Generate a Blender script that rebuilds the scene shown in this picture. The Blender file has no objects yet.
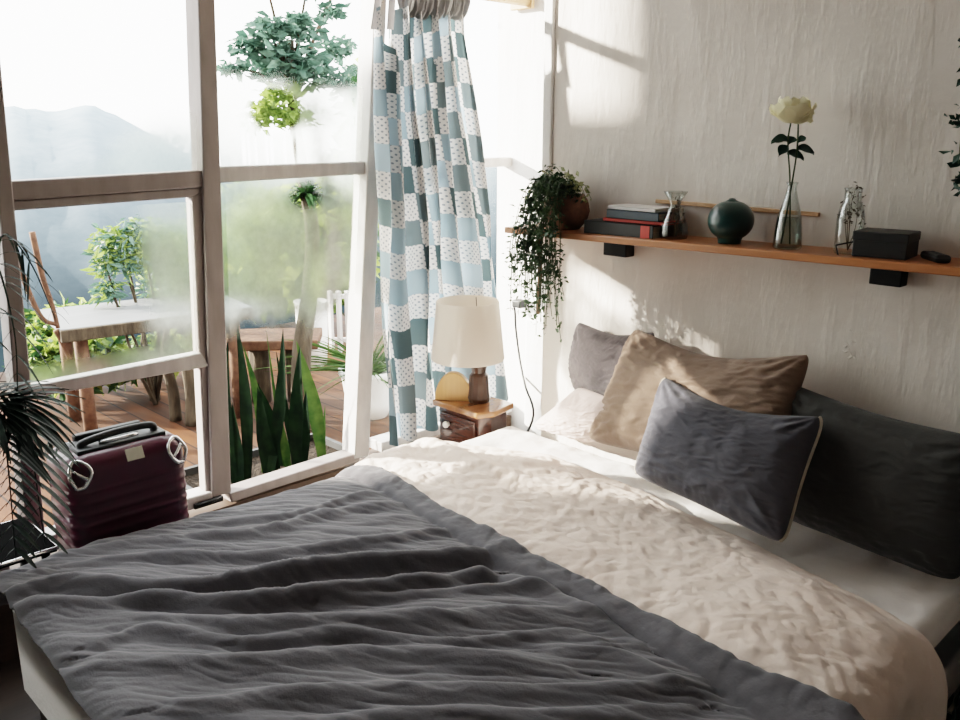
import bpy, bmesh, math, random
import numpy as np
from mathutils import Vector, Matrix
random.seed(7); rng = np.random.default_rng(7)
SC = bpy.context.scene; COL = SC.collection
PI = math.pi

# ------------------------------------------------------------------ camera
YAW, PITCH, F = math.radians(45.6), math.radians(14.7), 880.0
CAM = np.array([0, 0, 1.6])
FW = np.array([-math.sin(YAW)*math.cos(PITCH), math.cos(YAW)*math.cos(PITCH), -math.sin(PITCH)])
RT = np.array([math.cos(YAW), math.sin(YAW), 0.0]); UP = np.cross(RT, FW)
cd = bpy.data.cameras.new('camera'); cam = bpy.data.objects.new('camera', cd); COL.objects.link(cam)
cam.location = CAM; cam.rotation_euler = (PI/2-PITCH, 0, YAW); cd.sensor_width = 36; cd.lens = F/960*36
cd.clip_end = 500; SC.camera = cam
# survey helpers: where a sight line of the photograph meets a known plane of the room
def ray(px, py): return RT*((px-480)/F) - UP*((py-360)/F) + FW
def onz(px, py, z): d = ray(px, py); return CAM + d*((z-CAM[2])/d[2])
def ony(px, py, y): d = ray(px, py); return CAM + d*((y-CAM[1])/d[1])
def onx(px, py, x): d = ray(px, py); return CAM + d*((x-CAM[0])/d[0])
def depth(p): return float(np.dot(np.array(p)-CAM, FW))
def ppm(p): return F/depth(p)          # pixels per metre at a point

# ------------------------------------------------------------------ materials
class N:
    def __init__(s, name):
        s.m = bpy.data.materials.new(name); s.m.use_nodes = True; s.t = s.m.node_tree; s.t.nodes.clear()
        s.out = s.add('ShaderNodeOutputMaterial')
    def add(s, typ, **k):
        n = s.t.nodes.new(typ)
        for a, v in k.items(): setattr(n, a, v)
        return n
    def link(s, a, b): s.t.links.new(a, b)
    def sv(s, sock, v):
        if isinstance(v, bpy.types.NodeSocket): s.link(v, sock)
        else: sock.default_value = v
    def math(s, op, a, b=0.0, c=None):
        n = s.add('ShaderNodeMath', operation=op); s.sv(n.inputs[0], a); s.sv(n.inputs[1], b)
        if c is not None: s.sv(n.inputs[2], c)
        return n.outputs[0]
    def mix(s, f, a, b):
        n = s.add('ShaderNodeMix', data_type='RGBA'); s.sv(n.inputs[0], f)
        s.sv(n.inputs[6], a if isinstance(a, bpy.types.NodeSocket) else (*a, 1)); s.sv(n.inputs[7], b if isinstance(b, bpy.types.NodeSocket) else (*b, 1))
        return n.outputs[2]
    def ramp(s, f, stops, interp='LINEAR'):
        n = s.add('ShaderNodeValToRGB'); n.color_ramp.interpolation = interp; e = n.color_ramp.elements
        while len(e) < len(stops): e.new(0.5)
        for q, (p, c) in zip(e, stops): q.position = p; q.color = (*c, 1)
        s.link(f, n.inputs[0]); return n.outputs[0]
    def coords(s, which='Object', scale=(1, 1, 1), rot=(0, 0, 0)):
        t = s.add('ShaderNodeTexCoord'); mp = s.add('ShaderNodeMapping'); mp.inputs['Scale'].default_value = scale
        mp.inputs['Rotation'].default_value = rot; s.link(t.outputs[which], mp.inputs[0]); return mp.outputs[0]
    def noise(s, vec, scale, detail=4, rough=.55):
        n = s.add('ShaderNodeTexNoise'); s.link(vec, n.inputs['Vector']); n.inputs['Scale'].default_value = scale
        n.inputs['Detail'].default_value = detail; n.inputs['Roughness'].default_value = rough; return n.outputs[0]
    def bump(s, h, strength=.3, dist=.01, prev=None):
        b = s.add('ShaderNodeBump'); b.inputs['Strength'].default_value = strength; b.inputs['Distance'].default_value = dist
        s.link(h, b.inputs['Height'])
        if prev is not None: s.link(prev, b.inputs['Normal'])
        return b.outputs[0]
    def principled(s, col, rough=.6, metal=0, normal=None, spec=.5, sheen=0, coat=0):
        p = s.add('ShaderNodeBsdfPrincipled'); s.sv(p.inputs['Base Color'], col if isinstance(col, bpy.types.NodeSocket) else (*col, 1))
        s.sv(p.inputs['Roughness'], rough); p.inputs['Metallic'].default_value = metal
        p.inputs['Specular IOR Level'].default_value = spec; p.inputs['Sheen Weight'].default_value = sheen; p.inputs['Coat Weight'].default_value = coat
        if normal is not None: s.link(normal, p.inputs['Normal'])
        return p.outputs[0]
    def done(s, sh): s.link(sh, s.out.inputs[0]); return s.m
    def mixsh(s, f, a, b):
        n = s.add('ShaderNodeMixShader'); s.sv(n.inputs[0], f); s.link(a, n.inputs[1]); s.link(b, n.inputs[2]); return n.outputs[0]

def plain(name, c, rough=.5, metal=0, var=.15, scale=20, bump=.1, spec=.5, coat=0, sheen=0, stretch=(1, 1, 1), dist=.004):
    n = N(name); v = n.coords('Object', stretch); q = n.noise(v, scale)
    c2 = tuple(x*(1-var) for x in c); c3 = tuple(min(1, x*(1+var)) for x in c)
    col = n.ramp(q, [(.3, c2), (.7, c3)])
    return n.done(n.principled(col, rough, metal, n.bump(q, bump, dist) if bump else None, spec, sheen, coat))
def wood(name, c1, c2, axis=0, scale=14, rough=.4, coat=.0):
    n = N(name); st = [1, 1, 1]; st[axis] = .08; v = n.coords('Object', st)
    q = n.noise(v, scale, 6, .65); q2 = n.noise(v, scale*6, 3)
    col = n.mix(n.math('MULTIPLY', q2, .5), n.ramp(q, [(.3, c1), (.68, c2)]), tuple(x*.6 for x in c1))
    return n.done(n.principled(col, rough, 0, n.bump(q2, .15, .003), .4, 0, coat))
def leaf(name, c, c2, trans=.35, rough=.45, scale=6, spec=.35):
    n = N(name); v = n.coords('Object'); q = n.noise(v, scale, 2)
    col = n.ramp(q, [(.35, c), (.65, c2)])
    p = n.principled(col, rough, 0, None, spec); t = n.add('ShaderNodeBsdfTranslucent'); n.link(col, t.inputs[0])
    return n.done(n.mixsh(trans, p, t.outputs[0]))
def fabric(name, c, c2, bump=.25, wv=420, rough=.9, sheen=.15, trans=0, patch=2.5):
    n = N(name); v = n.coords('Object'); q = n.noise(v, patch, 5, .6); w = n.noise(v, wv, 2); cr = n.noise(v, 26, 5, .62)
    col = n.ramp(q, [(.3, c), (.7, c2)])
    b = n.bump(cr, bump, .012); b = n.bump(w, .12, .002, b)
    sh = n.principled(col, rough, 0, b, .15, sheen)
    if trans:
        t = n.add('ShaderNodeBsdfTranslucent'); n.link(col, t.inputs[0]); sh = n.mixsh(trans, sh, t.outputs[0])
    return n.done(sh)
def thin_glass(name, tint=(.97, .985, .98), refl=.55):
    n = N(name); t = n.add('ShaderNodeBsdfTransparent'); lf = n.add('ShaderNodeLayerWeight'); lf.inputs[0].default_value = .42
    n.link(n.mix(lf.outputs['Facing'], tint, (tint[0]*.55, tint[1]*.57, tint[2]*.56)), t.inputs[0])
    g = n.add('ShaderNodeBsdfGlossy'); g.inputs[0].default_value = (1, 1, 1, 1); g.inputs[1].default_value = .03
    lw = n.add('ShaderNodeLayerWeight'); lw.inputs[0].default_value = .25
    return n.done(n.mixsh(n.math('MULTIPLY', lw.outputs['Facing'], refl), t.outputs[0], g.outputs[0]))
def fog_glass():
    n = N('misted_glass'); t = n.add('ShaderNodeBsdfTransparent'); t.inputs[0].default_value = (.97, .99, .985, 1)
    clear = t.outputs[0]
    r = n.add('ShaderNodeBsdfRefraction'); r.inputs['Roughness'].default_value = .42; r.inputs['IOR'].default_value = 1.14
    r.inputs[0].default_value = (.84, .88, .8, 1)
    tl = n.add('ShaderNodeBsdfTranslucent'); tl.inputs[0].default_value = (.84, .9, .84, 1)
    mist = n.mixsh(.035, r.outputs[0], tl.outputs[0])
    at = n.add('ShaderNodeAttribute'); at.attribute_name = 'mist'
    v = n.coords('Object'); dr = n.noise(v, 45, 3)
    f = n.math('MULTIPLY', at.outputs['Fac'], n.math('ADD', .72, n.math('MULTIPLY', dr, .5)))
    f = n.math('MINIMUM', f, 1.0)
    return n.done(n.mixsh(f, clear, mist))

def plaster(name, c1, c2, bump=.5):
    n = N(name); v = n.coords('Object'); vs = n.coords('Object', (1, 1, .22))
    big = n.noise(v, 1.6, 4); streak = n.noise(vs, 16, 4, .6); fine = n.noise(v, 60, 3)
    stain = n.noise(n.coords('Object', (1.2, 1, 3.2)), 1.3, 5, .7)
    col = n.ramp(big, [(.3, c1), (.7, c2)])
    col = n.mix(n.math('MULTIPLY', n.ramp(stain, [(.62, (0, 0, 0)), (.78, (1, 1, 1))]), .35), col, (c1[0]*.8, c1[1]*.72, c1[2]*.58))
    b = n.bump(big, .4, .05); b = n.bump(n.ramp(streak, [(.42, (0, 0, 0)), (.7, (1, 1, 1))]), bump, .008, b); b = n.bump(fine, .15, .003, b)
    return n.done(n.principled(col, .75, 0, b, .25))

M = {}
M['plaster'] = plaster('plaster', (.64, .585, .535), (.75, .70, .655), .32)
M['white_wall'] = plaster('white_wall', (.82, .81, .80), (.9, .89, .88), .25)
M['ceiling'] = plaster('ceiling_paint', (.6, .57, .53), (.7, .67, .63), .2)
M['floor'] = wood('floor_boards', (.02, .012, .008), (.05, .03, .018), 1, 8, .5)
M['frame'] = plain('taupe_paint', (.30, .26, .245), .55, 0, .14, 18, .15, .4, stretch=(1, 1, .3))
M['frame_light'] = plain('worn_white_paint', (.56, .53, .51), .55, 0, .14, 22, .2, .4, stretch=(1, 1, .3))
M['plank'] = wood('sill_plank', (.07, .045, .03), (.15, .10, .07), 1, 12, .6)
M['metal_black'] = plain('black_metal', (.012, .012, .013), .4, .6, .2, 40, .03)
M['plastic_black'] = plain('black_plastic', (.007, .008, .009), .5, 0, .2, 40, .03)
M['matt_black'] = plain('matt_black', (.004, .004, .004), .95, 0, .2, 40, .03, .02)
M['chrome'] = plain('chrome', (.75, .75, .76), .16, 1, .04, 10, 0)
M['grey_cloth'] = fabric('grey_linen', (.090, .087, .096), (.114, .110, .121), .3)
M['cream_cloth'] = fabric('cream_linen', (.69, .555, .475), (.79, .665, .585), .4)
M['sheet'] = fabric('white_sheet', (.74, .70, .67), (.8, .76, .73), .25)
M['bed_wood'] = wood('dark_bed_wood', (.05, .03, .02), (.1, .06, .04), 0, 10, .5)
M['pillow_mauve'] = fabric('mauve_grey_cotton', (.060, .051, .055), (.078, .067, .071), .3)
M['pillow_pink'] = fabric('pale_pink_cotton', (.46, .36, .33), (.54, .44, .41), .3)
M['pillow_brown'] = fabric('taupe_brown_cotton', (.205, .145, .108), (.26, .19, .148), .4)
M['pillow_slate'] = fabric('slate_cotton', (.072, .072, .087), (.089, .089, .104), .3)
M['pillow_charcoal'] = fabric('charcoal_cotton', (.043, .043, .042), (.056, .056, .054), .3)
M['piping'] = plain('beige_piping', (.42, .37, .3), .8, 0, .1, 60, .1)
M['shelf'] = wood('oiled_shelf_wood', (.33, .12, .045), (.52, .22, .085), 0, 12, .38, .15)
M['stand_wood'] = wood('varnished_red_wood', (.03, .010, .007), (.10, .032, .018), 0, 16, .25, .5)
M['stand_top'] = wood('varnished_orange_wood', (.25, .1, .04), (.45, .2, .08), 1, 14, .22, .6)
M['lamp_dark'] = wood('dark_turned_wood', (.03, .014, .008), (.09, .04, .022), 2, 18, .3, .4)
M['lamp_light'] = wood('honey_wood', (.6, .33, .12), (.75, .45, .19), 2, 14, .4, .2)
M['beam'] = wood('tan_beam', (.5, .3, .16), (.66, .44, .27), 1, 10, .5)
M['bark'] = plain('bark', (.06, .045, .03), .85, 0, .4, 30, .8, .2, stretch=(1, 1, .25), dist=.02)
M['bark_red'] = plain('reddish_branch', (.10, .05, .03), .8, 0, .35, 30, .5, .2)
M['basket'] = plain('brown_clay', (.19, .1, .065), .8, 0, .3, 40, .4)
M['porcelain'] = plain('white_pot_glaze', (.85, .84, .8), .4, 0, .05, 8, .05)
M['soil'] = plain('soil', (.03, .022, .016), .95, 0, .5, 60, 1.0, .1, dist=.02)
M['dark_pot'] = plain('dark_pot', (.03, .03, .03), .5, 0, .2, 20, .1)
M['ceramic'] = plain('teal_black_glaze', (.008, .042, .040), .3, 0, .4, 9, .04, .5, .15)
M['rose'] = leaf('rose_petal', (.86, .80, .5), (.92, .88, .66), .3, .6)
M['stem'] = leaf('dark_stem', (.03, .05, .02), (.05, .08, .03), .05)
M['rose_leaf'] = leaf('rose_leaf', (.008, .03, .022), (.015, .05, .034), .12)
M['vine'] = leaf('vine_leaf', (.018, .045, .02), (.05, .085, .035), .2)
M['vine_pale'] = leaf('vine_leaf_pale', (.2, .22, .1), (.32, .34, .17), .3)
M['dry'] = leaf('dried_sprig', (.05, .04, .03), (.12, .09, .06), .1)
M['palm'] = leaf('palm_leaf', (.005, .018, .013), (.01, .03, .02), .05, .6)
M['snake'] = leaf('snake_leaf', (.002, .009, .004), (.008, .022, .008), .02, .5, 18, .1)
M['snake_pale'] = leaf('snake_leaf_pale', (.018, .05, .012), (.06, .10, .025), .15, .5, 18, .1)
M['tree_teal'] = leaf('tree_leaf', (.04, .09, .065), (.09, .16, .12), .3, .5)
M['tree_dark'] = leaf('fern_leaf', (.01, .035, .012), (.035, .08, .025), .2, .5, 6, .15)
M['shrub'] = leaf('shrub_leaf', (.10, .17, .03), (.25, .33, .09), .4, .5)
M['shrub_lime'] = leaf('lime_leaf', (.2, .28, .04), (.38, .45, .11), .45, .5)
M['glass'] = thin_glass('clear_glass')
M['water'] = thin_glass('water_tint', (.82, .87, .84), .3)
M['mist'] = fog_glass()
M['suitcase'] = plain('burgundy_shell', (.055, .002, .019), .3, 0, .1, 8, .03, .5, .3)
M['sticker'] = plain('cream_sticker', (.62, .6, .48), .5, 0, .08, 30, .05)
M['red'] = plain('red_cover', (.5, .05, .035), .5, 0, .1, 20, .05)
M['navy'] = plain('navy_cover', (.02, .04, .06), .4, 0, .2, 20, .05)
M['white_cover'] = plain('white_cover', (.72, .7, .68), .5, 0, .05, 20, .05)
M['paper'] = plain('page_edges', (.6, .55, .47), .9, 0, .15, 90, .2, stretch=(.1, .1, 3))
M['kraft'] = plain('brown_card', (.2, .13, .08), .8, 0, .15, 40, .1)
M['shade'] = None
n_ = N('lamp_shade_cloth'); v_ = n_.coords('Object'); w_ = n_.noise(v_, 260, 2)
d_ = n_.principled((.82, .77, .71), .85, 0, n_.bump(w_, .12, .003), .1); t_ = n_.add('ShaderNodeBsdfTranslucent'); t_.inputs[0].default_value = (.88, .80, .72, 1)
M['shade'] = n_.done(n_.mixsh(.4, d_, t_.outputs[0]))
# deck boards run along x
n_ = N('deck_boards'); v_ = n_.coords('Object'); sx = n_.add('ShaderNodeSeparateXYZ'); n_.link(v_, sx.inputs[0])
yb = n_.math('DIVIDE', sx.outputs[1], .115); fr = n_.math('FRACT', yb); wn = n_.add('ShaderNodeTexWhiteNoise', noise_dimensions='1D'); n_.link(n_.math('FLOOR', yb), wn.inputs['W'])
gap = n_.math('LESS_THAN', n_.math('ABSOLUTE', n_.math('SUBTRACT', fr, .5)), .462)
q_ = n_.noise(n_.coords('Object', (.12, 1, 1)), 16, 6, .65); wet = n_.noise(v_, 1.2, 3)
c_ = n_.ramp(n_.math('ADD', n_.math('MULTIPLY', q_, .7), n_.math('MULTIPLY', wn.outputs[0], .3)), [(.3, (.035, .013, .006)), (.7, (.12, .046, .02))])
c_ = n_.mix(n_.ramp(wet, [(.4, (0, 0, 0)), (.62, (.7, .7, .7))]), c_, (.05, .034, .026))
c_ = n_.mix(gap, (.02, .015, .012), c_)
M['deck'] = n_.done(n_.principled(c_, .65, 0, n_.bump(n_.math('ADD', gap, n_.math('MULTIPLY', q_, .15)), .5, .01), .08))
# hill with haze painted into its colour, paler with height
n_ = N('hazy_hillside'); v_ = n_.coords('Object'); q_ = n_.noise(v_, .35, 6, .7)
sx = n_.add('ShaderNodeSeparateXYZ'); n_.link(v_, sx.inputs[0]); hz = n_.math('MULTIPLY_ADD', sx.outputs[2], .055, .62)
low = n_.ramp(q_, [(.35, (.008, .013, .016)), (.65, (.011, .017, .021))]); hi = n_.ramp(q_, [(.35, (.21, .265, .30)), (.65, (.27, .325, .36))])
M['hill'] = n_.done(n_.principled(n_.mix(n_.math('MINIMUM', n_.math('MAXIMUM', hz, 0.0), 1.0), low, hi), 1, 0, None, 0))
M['ground'] = plain('hill_ground', (.1, .13, .05), .95, 0, .4, 3, .3)
M['far_white'] = plain('far_house_wall', (.72, .74, .76), .9, 0, .05, 2, 0)
M['far_roof'] = plain('far_house_roof', (.42, .46, .5), .9, 0, .05, 2, 0)
M['blocker_render'] = plain('sun_blocker_render', (.4, .38, .34), .9, 0, .1, 4, .2)

# curtain patchwork on UV: cells of 1 unit
n_ = N('patchwork_cotton'); uv = n_.add('ShaderNodeUVMap'); uv.uv_map = 'UVMap'; sx = n_.add('ShaderNodeSeparateXYZ'); n_.link(uv.outputs[0], sx.inputs[0])
U, V = sx.outputs[0], sx.outputs[1]; fu, fv = n_.math('FLOOR', U), n_.math('FLOOR', V)
chk = n_.math('MODULO', n_.math('ADD', fu, fv), 2.0)
cb = n_.add('ShaderNodeCombineXYZ'); n_.link(fu, cb.inputs[0]); n_.link(fv, cb.inputs[1])
wn = n_.add('ShaderNodeTexWhiteNoise', noise_dimensions='2D'); n_.link(cb.outputs[0], wn.inputs['Vector'])
pat = n_.ramp(wn.outputs[0], [(0, (.29, .39, .45)), (.3, (.085, .125, .135)), (.6, (.16, .205, .22)), (.85, (.40, .52, .60))], 'CONSTANT')
du = n_.math('SUBTRACT', n_.math('FRACT', n_.math('MULTIPLY', n_.math('ADD', U, V), 4.5)), .5); dv = n_.math('SUBTRACT', n_.math('FRACT', n_.math('MULTIPLY', n_.math('SUBTRACT', U, V), 4.5)), .5)
dd = n_.math('SQRT', n_.math('ADD', n_.math('MULTIPLY', du, du), n_.math('MULTIPLY', dv, dv)))
dots = n_.mix(n_.math('LESS_THAN', dd, .23), (.72, .70, .69), (.22, .25, .29))
c_ = n_.mix(chk, pat, dots)
d_ = n_.principled(c_, .9, 0, n_.bump(n_.noise(n_.coords('Object'), 300, 2), .1, .002), .1, .1); t_ = n_.add('ShaderNodeBsdfTranslucent'); n_.link(c_, t_.inputs[0])
M['curtain'] = n_.done(n_.mixsh(.4, d_, t_.outputs[0]))
M['ruffle'] = fabric('grey_ruffle', (.24, .235, .235), (.32, .31, .31), .3, trans=.2)
M['tie'] = fabric('grey_tie', (.22, .21, .215), (.28, .27, .275), .2, trans=.15)

# ------------------------------------------------------------------ object helpers
ORG = {}
def thing(name, label, cat, loc=(0, 0, 0), group=None, kind=None):
    o = bpy.data.objects.new(name, None); COL.objects.link(o); o.location = loc; o.empty_display_size = .05
    ORG[o] = np.array(loc, float); tag(o, label, cat, group, kind); return o
def tag(o, label=None, cat=None, group=None, kind=None):
    if label: o['label'] = label
    if cat: o['category'] = cat
    if group: o['group'] = group
    if kind: o['kind'] = kind
    return o
def mesh(name, vs, fs, mat, parent=None, smooth=False, org=None, uv=None):
    vs = np.asarray(vs, float).reshape(-1, 3)
    if parent is not None: o0 = ORG[parent]
    elif org is not None: o0 = np.array(org, float)
    else: o0 = np.array([vs[:, 0].mean(), vs[:, 1].mean(), vs[:, 2].min()])
    me = bpy.data.meshes.new(name); me.from_pydata((vs-o0).tolist(), [], [tuple(int(i) for i in f) for f in fs]); me.update()
    if smooth: me.shade_smooth()
    ms = mat if isinstance(mat, (list, tuple)) else [mat]
    for m in ms: me.materials.append(m)
    if uv is not None:
        l = me.uv_layers.new(name='UVMap'); li = np.zeros(len(me.loops), np.int32); me.loops.foreach_get('vertex_index', li)
        l.data.foreach_set('uv', np.asarray(uv, float)[li].ravel())
    o = bpy.data.objects.new(name, me); COL.objects.link(o); ORG[o] = o0
    if parent is not None: o.parent = parent
    else: o.location = o0
    return o
def struct(o): o['kind'] = 'structure'; return o
class G:                                   # gathers pieces for ONE mesh
    def __init__(s): s.v = []; s.f = []; s.n = 0
    def put(s, v, f):
        v = np.asarray(v, float).reshape(-1, 3); s.v.append(v); s.f += [tuple(i+s.n for i in q) for q in f]; s.n += len(v); return s
    def box(s, x0, x1, y0, y1, z0, z1):
        v = [(x, y, z) for x in (x0, x1) for y in (y0, y1) for z in (z0, z1)]
        return s.put(v, [(0, 1, 3, 2), (4, 6, 7, 5), (0, 4, 5, 1), (2, 3, 7, 6), (0, 2, 6, 4), (1, 5, 7, 3)])
    def prism(s, quad, off):
        q = np.asarray(quad, float); n = len(q); v = np.vstack([q, q+np.array(off, float)])
        return s.put(v, [tuple(range(n)), tuple(range(2*n-1, n-1, -1))] + [(i, i+n, (i+1) % n+n, (i+1) % n) for i in range(n)])
    def tube(s, pts, r, k=8):
        pts = np.asarray(pts, float); n = len(pts); r = np.broadcast_to(np.asarray(r, float), (n,)); v = []; ref = np.array([.31, .17, .93])
        for i in range(n):
            t = pts[min(i+1, n-1)]-pts[max(i-1, 0)]; t = t/(np.linalg.norm(t)+1e-9)
            a = np.cross(t, ref); a /= np.linalg.norm(a)+1e-9; b = np.cross(t, a)
            for j in range(k): v.append(pts[i]+r[i]*(a*math.cos(2*PI*j/k)+b*math.sin(2*PI*j/k)))
        f = [(i*k+j, i*k+(j+1) % k, (i+1)*k+(j+1) % k, (i+1)*k+j) for i in range(n-1) for j in range(k)]
        f += [tuple(range(k-1, -1, -1)), tuple((n-1)*k+j for j in range(k))]
        return s.put(v, f)
    def lathe(s, prof, c, k=32, close=True):
        v = []; n = len(prof)
        for r, z in prof:
            for j in range(k): v.append((c[0]+r*math.cos(2*PI*j/k), c[1]+r*math.sin(2*PI*j/k), c[2]+z))
        f = [(i*k+j, i*k+(j+1) % k, (i+1)*k+(j+1) % k, (i+1)*k+j) for i in range(n-1) for j in range(k)]
        if close: f += [tuple(range(k-1, -1, -1)), tuple((n-1)*k+j for j in range(k))]
        return s.put(v, f)
    def grid(s, P):                         # P: (a,b,3)
        a, b = P.shape[:2]; f = [(i*b+j, (i+1)*b+j, (i+1)*b+j+1, i*b+j+1) for i in range(a-1) for j in range(b-1)]
        return s.put(P.reshape(-1, 3), f)
    def build(s, name, mat, parent=None, smooth=False, org=None): return mesh(name, np.vstack(s.v), s.f, mat, parent, smooth, org)
def bevel(o, w=.006, seg=3):
    b = bmesh.new(); b.from_mesh(o.data); bmesh.ops.recalc_face_normals(b, faces=b.faces); b.to_mesh(o.data); b.free()
    m = o.modifiers.new('bevel', 'BEVEL'); m.width = w; m.segments = seg; m.limit_method = 'ANGLE'; m.harden_normals = False
    o.data.shade_smooth(); o.data.set_sharp_from_angle(angle=math.radians(50)); return o
def bez(p, n=16):                           # smooth curve through points (Catmull-Rom)
    p = np.asarray(p, float); p = np.vstack([2*p[0]-p[1], p, 2*p[-1]-p[-2]]); out = []
    m = len(p)-3
    for t in np.linspace(0, m, n):
        i = min(int(t), m-1); u = t-i; a, b, c, d = p[i:i+4]
        out.append(.5*((2*b)+(-a+c)*u+(2*a-5*b+4*c-d)*u*u+(-a+3*b-3*c+d)*u**3))
    return np.array(out)
# vectorised 2-D gradient noise
_perm = rng.permutation(512).astype(int)
_gr = np.stack([np.cos(np.arange(512)*2.399), np.sin(np.arange(512)*2.399)], 1)
def pn(x, y):
    x = np.asarray(x, float); y = np.asarray(y, float); xi = np.floor(x).astype(int); yi = np.floor(y).astype(int); xf = x-xi; yf = y-yi
    u = xf**3*(xf*(xf*6-15)+10); v = yf**3*(yf*(yf*6-15)+10)
    def g(i, j):
        h = _perm[(_perm[(xi+i) % 512]+yi+j) % 512]; return _gr[h, 0]*(xf-i)+_gr[h, 1]*(yf-j)
    return (g(0, 0)*(1-u)+g(1, 0)*u)*(1-v)+(g(0, 1)*(1-u)+g(1, 1)*u)*v
def fbm(x, y, o=4, g=.5):
    s = 0; a = 1
    for i in range(o): s = s+a*pn(x*2**i+17*i, y*2**i+31*i); a *= g
    return s
def ridged(x, y, o=3, g=.5):
    s = 0; a = 1
    for i in range(o): s = s+a*(1-np.abs(pn(x*2**i+9*i, y*2**i+5*i))*2.2); a *= g
    return s
def sstep(a, b, x): t = np.clip((x-a)/(b-a), 0, 1); return t*t*(3-2*t)
def polydist(X, Y, P):                      # distance to polyline, and arc position 0..1
    best = np.full(X.shape, 1e9); arc = np.zeros(X.shape); L = np.r_[0, np.cumsum(np.linalg.norm(np.diff(P, axis=0), axis=1))]; sd = np.zeros(X.shape)
    for i in range(len(P)-1):
        a, b = P[i], P[i+1]; d = b-a; l2 = d@d+1e-12; t = np.clip(((X-a[0])*d[0]+(Y-a[1])*d[1])/l2, 0, 1)
        ex, ey = X-a[0]-t*d[0], Y-a[1]-t*d[1]; q = np.hypot(ex, ey); m = q < best; best = np.where(m, q, best)
        arc = np.where(m, (L[i]+t*np.sqrt(l2))/L[-1], arc); sd = np.where(m, np.sign(d[0]*ey-d[1]*ex), sd)
    return best, arc, sd
def leafcloud(g, P, size, flat=.35, asp=.45, jitter=.4, droop=0.0):  # bent diamond leaves at points
    n = len(P); d = rng.normal(size=(n, 3)); d[:, 2] = d[:, 2]*flat-droop; d /= np.linalg.norm(d, axis=1)[:, None]
    r = rng.normal(size=(n, 3)); w = np.cross(d, r); w /= np.linalg.norm(w, axis=1)[:, None]+1e-9; nn = np.cross(w, d)
    s = (size*(1+jitter*(rng.random(n)*2-1)))[:, None]
    a = P; m = P+d*s*.5+nn*s*.08; e = P+d*s-nn*s*.05
    v = np.stack([a, m+w*s*asp*.5, e, m-w*s*asp*.5, m-nn*s*.05], 1).reshape(-1, 3)
    f = []
    for i in range(n): k = 5*i; f += [(k, k+1, k+4), (k+1, k+2, k+4), (k+2, k+3, k+4), (k+3, k, k+4)]
    g.put(v, f)
def blobpts(n, c, r, hollow=.55):
    d = rng.normal(size=(n, 3)); d /= np.linalg.norm(d, axis=1)[:, None]; q = (hollow+(1-hollow)*rng.random(n))**(1/1.5)
    return np.array(c)+d*np.array(r)*q[:, None]

# ------------------------------------------------------------------ setting
XW, YH, YR, XE = -2.75, 2.46, 2.9, -2.17      # window wall, head wall, recess wall, end of the head wall
struct(G().box(XW-.1, 2.3, -2.4, YR+.1, -.08, 0).build('floor', M['floor'], org=(0, 0, 0)))
struct(G().box(XW-.15, 2.4, -2.5, YR+.1, 2.62, 2.7).build('ceiling', M['ceiling'], org=(0, 0, 0)))
# head wall, a fine grid with a hand-plastered surface
xs = np.linspace(XE, 2.3, 150); zs = np.linspace(0, 2.62, 100); A, B = np.meshgrid(xs, zs, indexing='ij')
dy = fbm(A*2.2, B*1.6, 3)*.012+fbm(A*9, B*3, 2)*.003; dy *= sstep(XE, XE+.12, A)
P = np.stack([A, YH+dy, B], -1); g = G().grid(P); nb = 150*100
g.put([(XE, YH, 0), (XE, YH, 2.62), (XE, YR, 2.62), (XE, YR, 0)], [(0, 1, 2, 3)])
struct(g.build('wall_right', M['plaster'], smooth=False, org=(0, 0, 0))).data.shade_smooth()
struct(G().box(XW-.1, XE+.05, YR, YR+.1, 0, 2.62).build('wall_back', M['white_wall'], org=(0, 0, 0)))
q = ony(525, 318, YR-.07)
struct(bevel(G().box(q[0], XE-.02, YR-.07, YR, 0, q[2]).build('trim_1', M['white_wall'], org=(0, 0, 0)), .01))
# rough timber strip on the wall end
struct(bevel(G().box(XE-.012, XE+.03, YH-.012, YH+.06, .95, 2.6).build('trim_2', M['white_wall'], org=(0, 0, 0)), .006))
q0, q1 = ony(655, 203, YH-.012), ony(818, 217, YH-.012)
struct(bevel(G().prism([q0, q1, q1+[0, 0, .012], q0+[0, 0, .012]], (0, .03, 0)).build('trim_3', M['beam'], org=(0, 0, 0)), .002))
g = G(); rr = np.random.default_rng(3)
for px, py, r in ((851, 330, 6), (848, 345, 5), (853, 356, 6), (846, 352, 4), (855, 343, 3)):
    c_ = ony(px, py, YH); k_ = 1/ppm(c_); g.put([(c_[0]+k_*r*math.cos(t)*(.6+.6*rr.random()), YH+.004-.010*rr.random(), c_[2]+k_*r*math.sin(t)*(.6+.6*rr.random())) for t in np.linspace(0, 2*PI, 10)[:-1]]+[(c_[0], YH-.004, c_[2])], [(i, (i+1) % 9, 9) for i in range(9)])
struct(g.build('trim_4', M['plaster'], org=(0, 0, 0)))
struct(G().box(2.3, 2.4, -2.4, YR, 0, 2.62).build('wall_side', M['plaster'], org=(0, 0, 0)))
struct(G().box(XW-.1, 2.4, -2.5, -2.4, 0, 2.62).build('wall_front', M['plaster'], org=(0, 0, 0)))
zs0 = onx(290, 481, XW)[2]                   # underside of the sill
g = G().box(XW-.1, XW, -2.4, YR, 0, zs0-.02); g.box(XW-.1, XW, -2.4, YR, 2.46, 2.62); g.box(XW-.1, XW, -2.4, -.3, 0, 2.62)
struct(g.build('wall_left', M['plank'], org=(0, 0, 0)))

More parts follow.
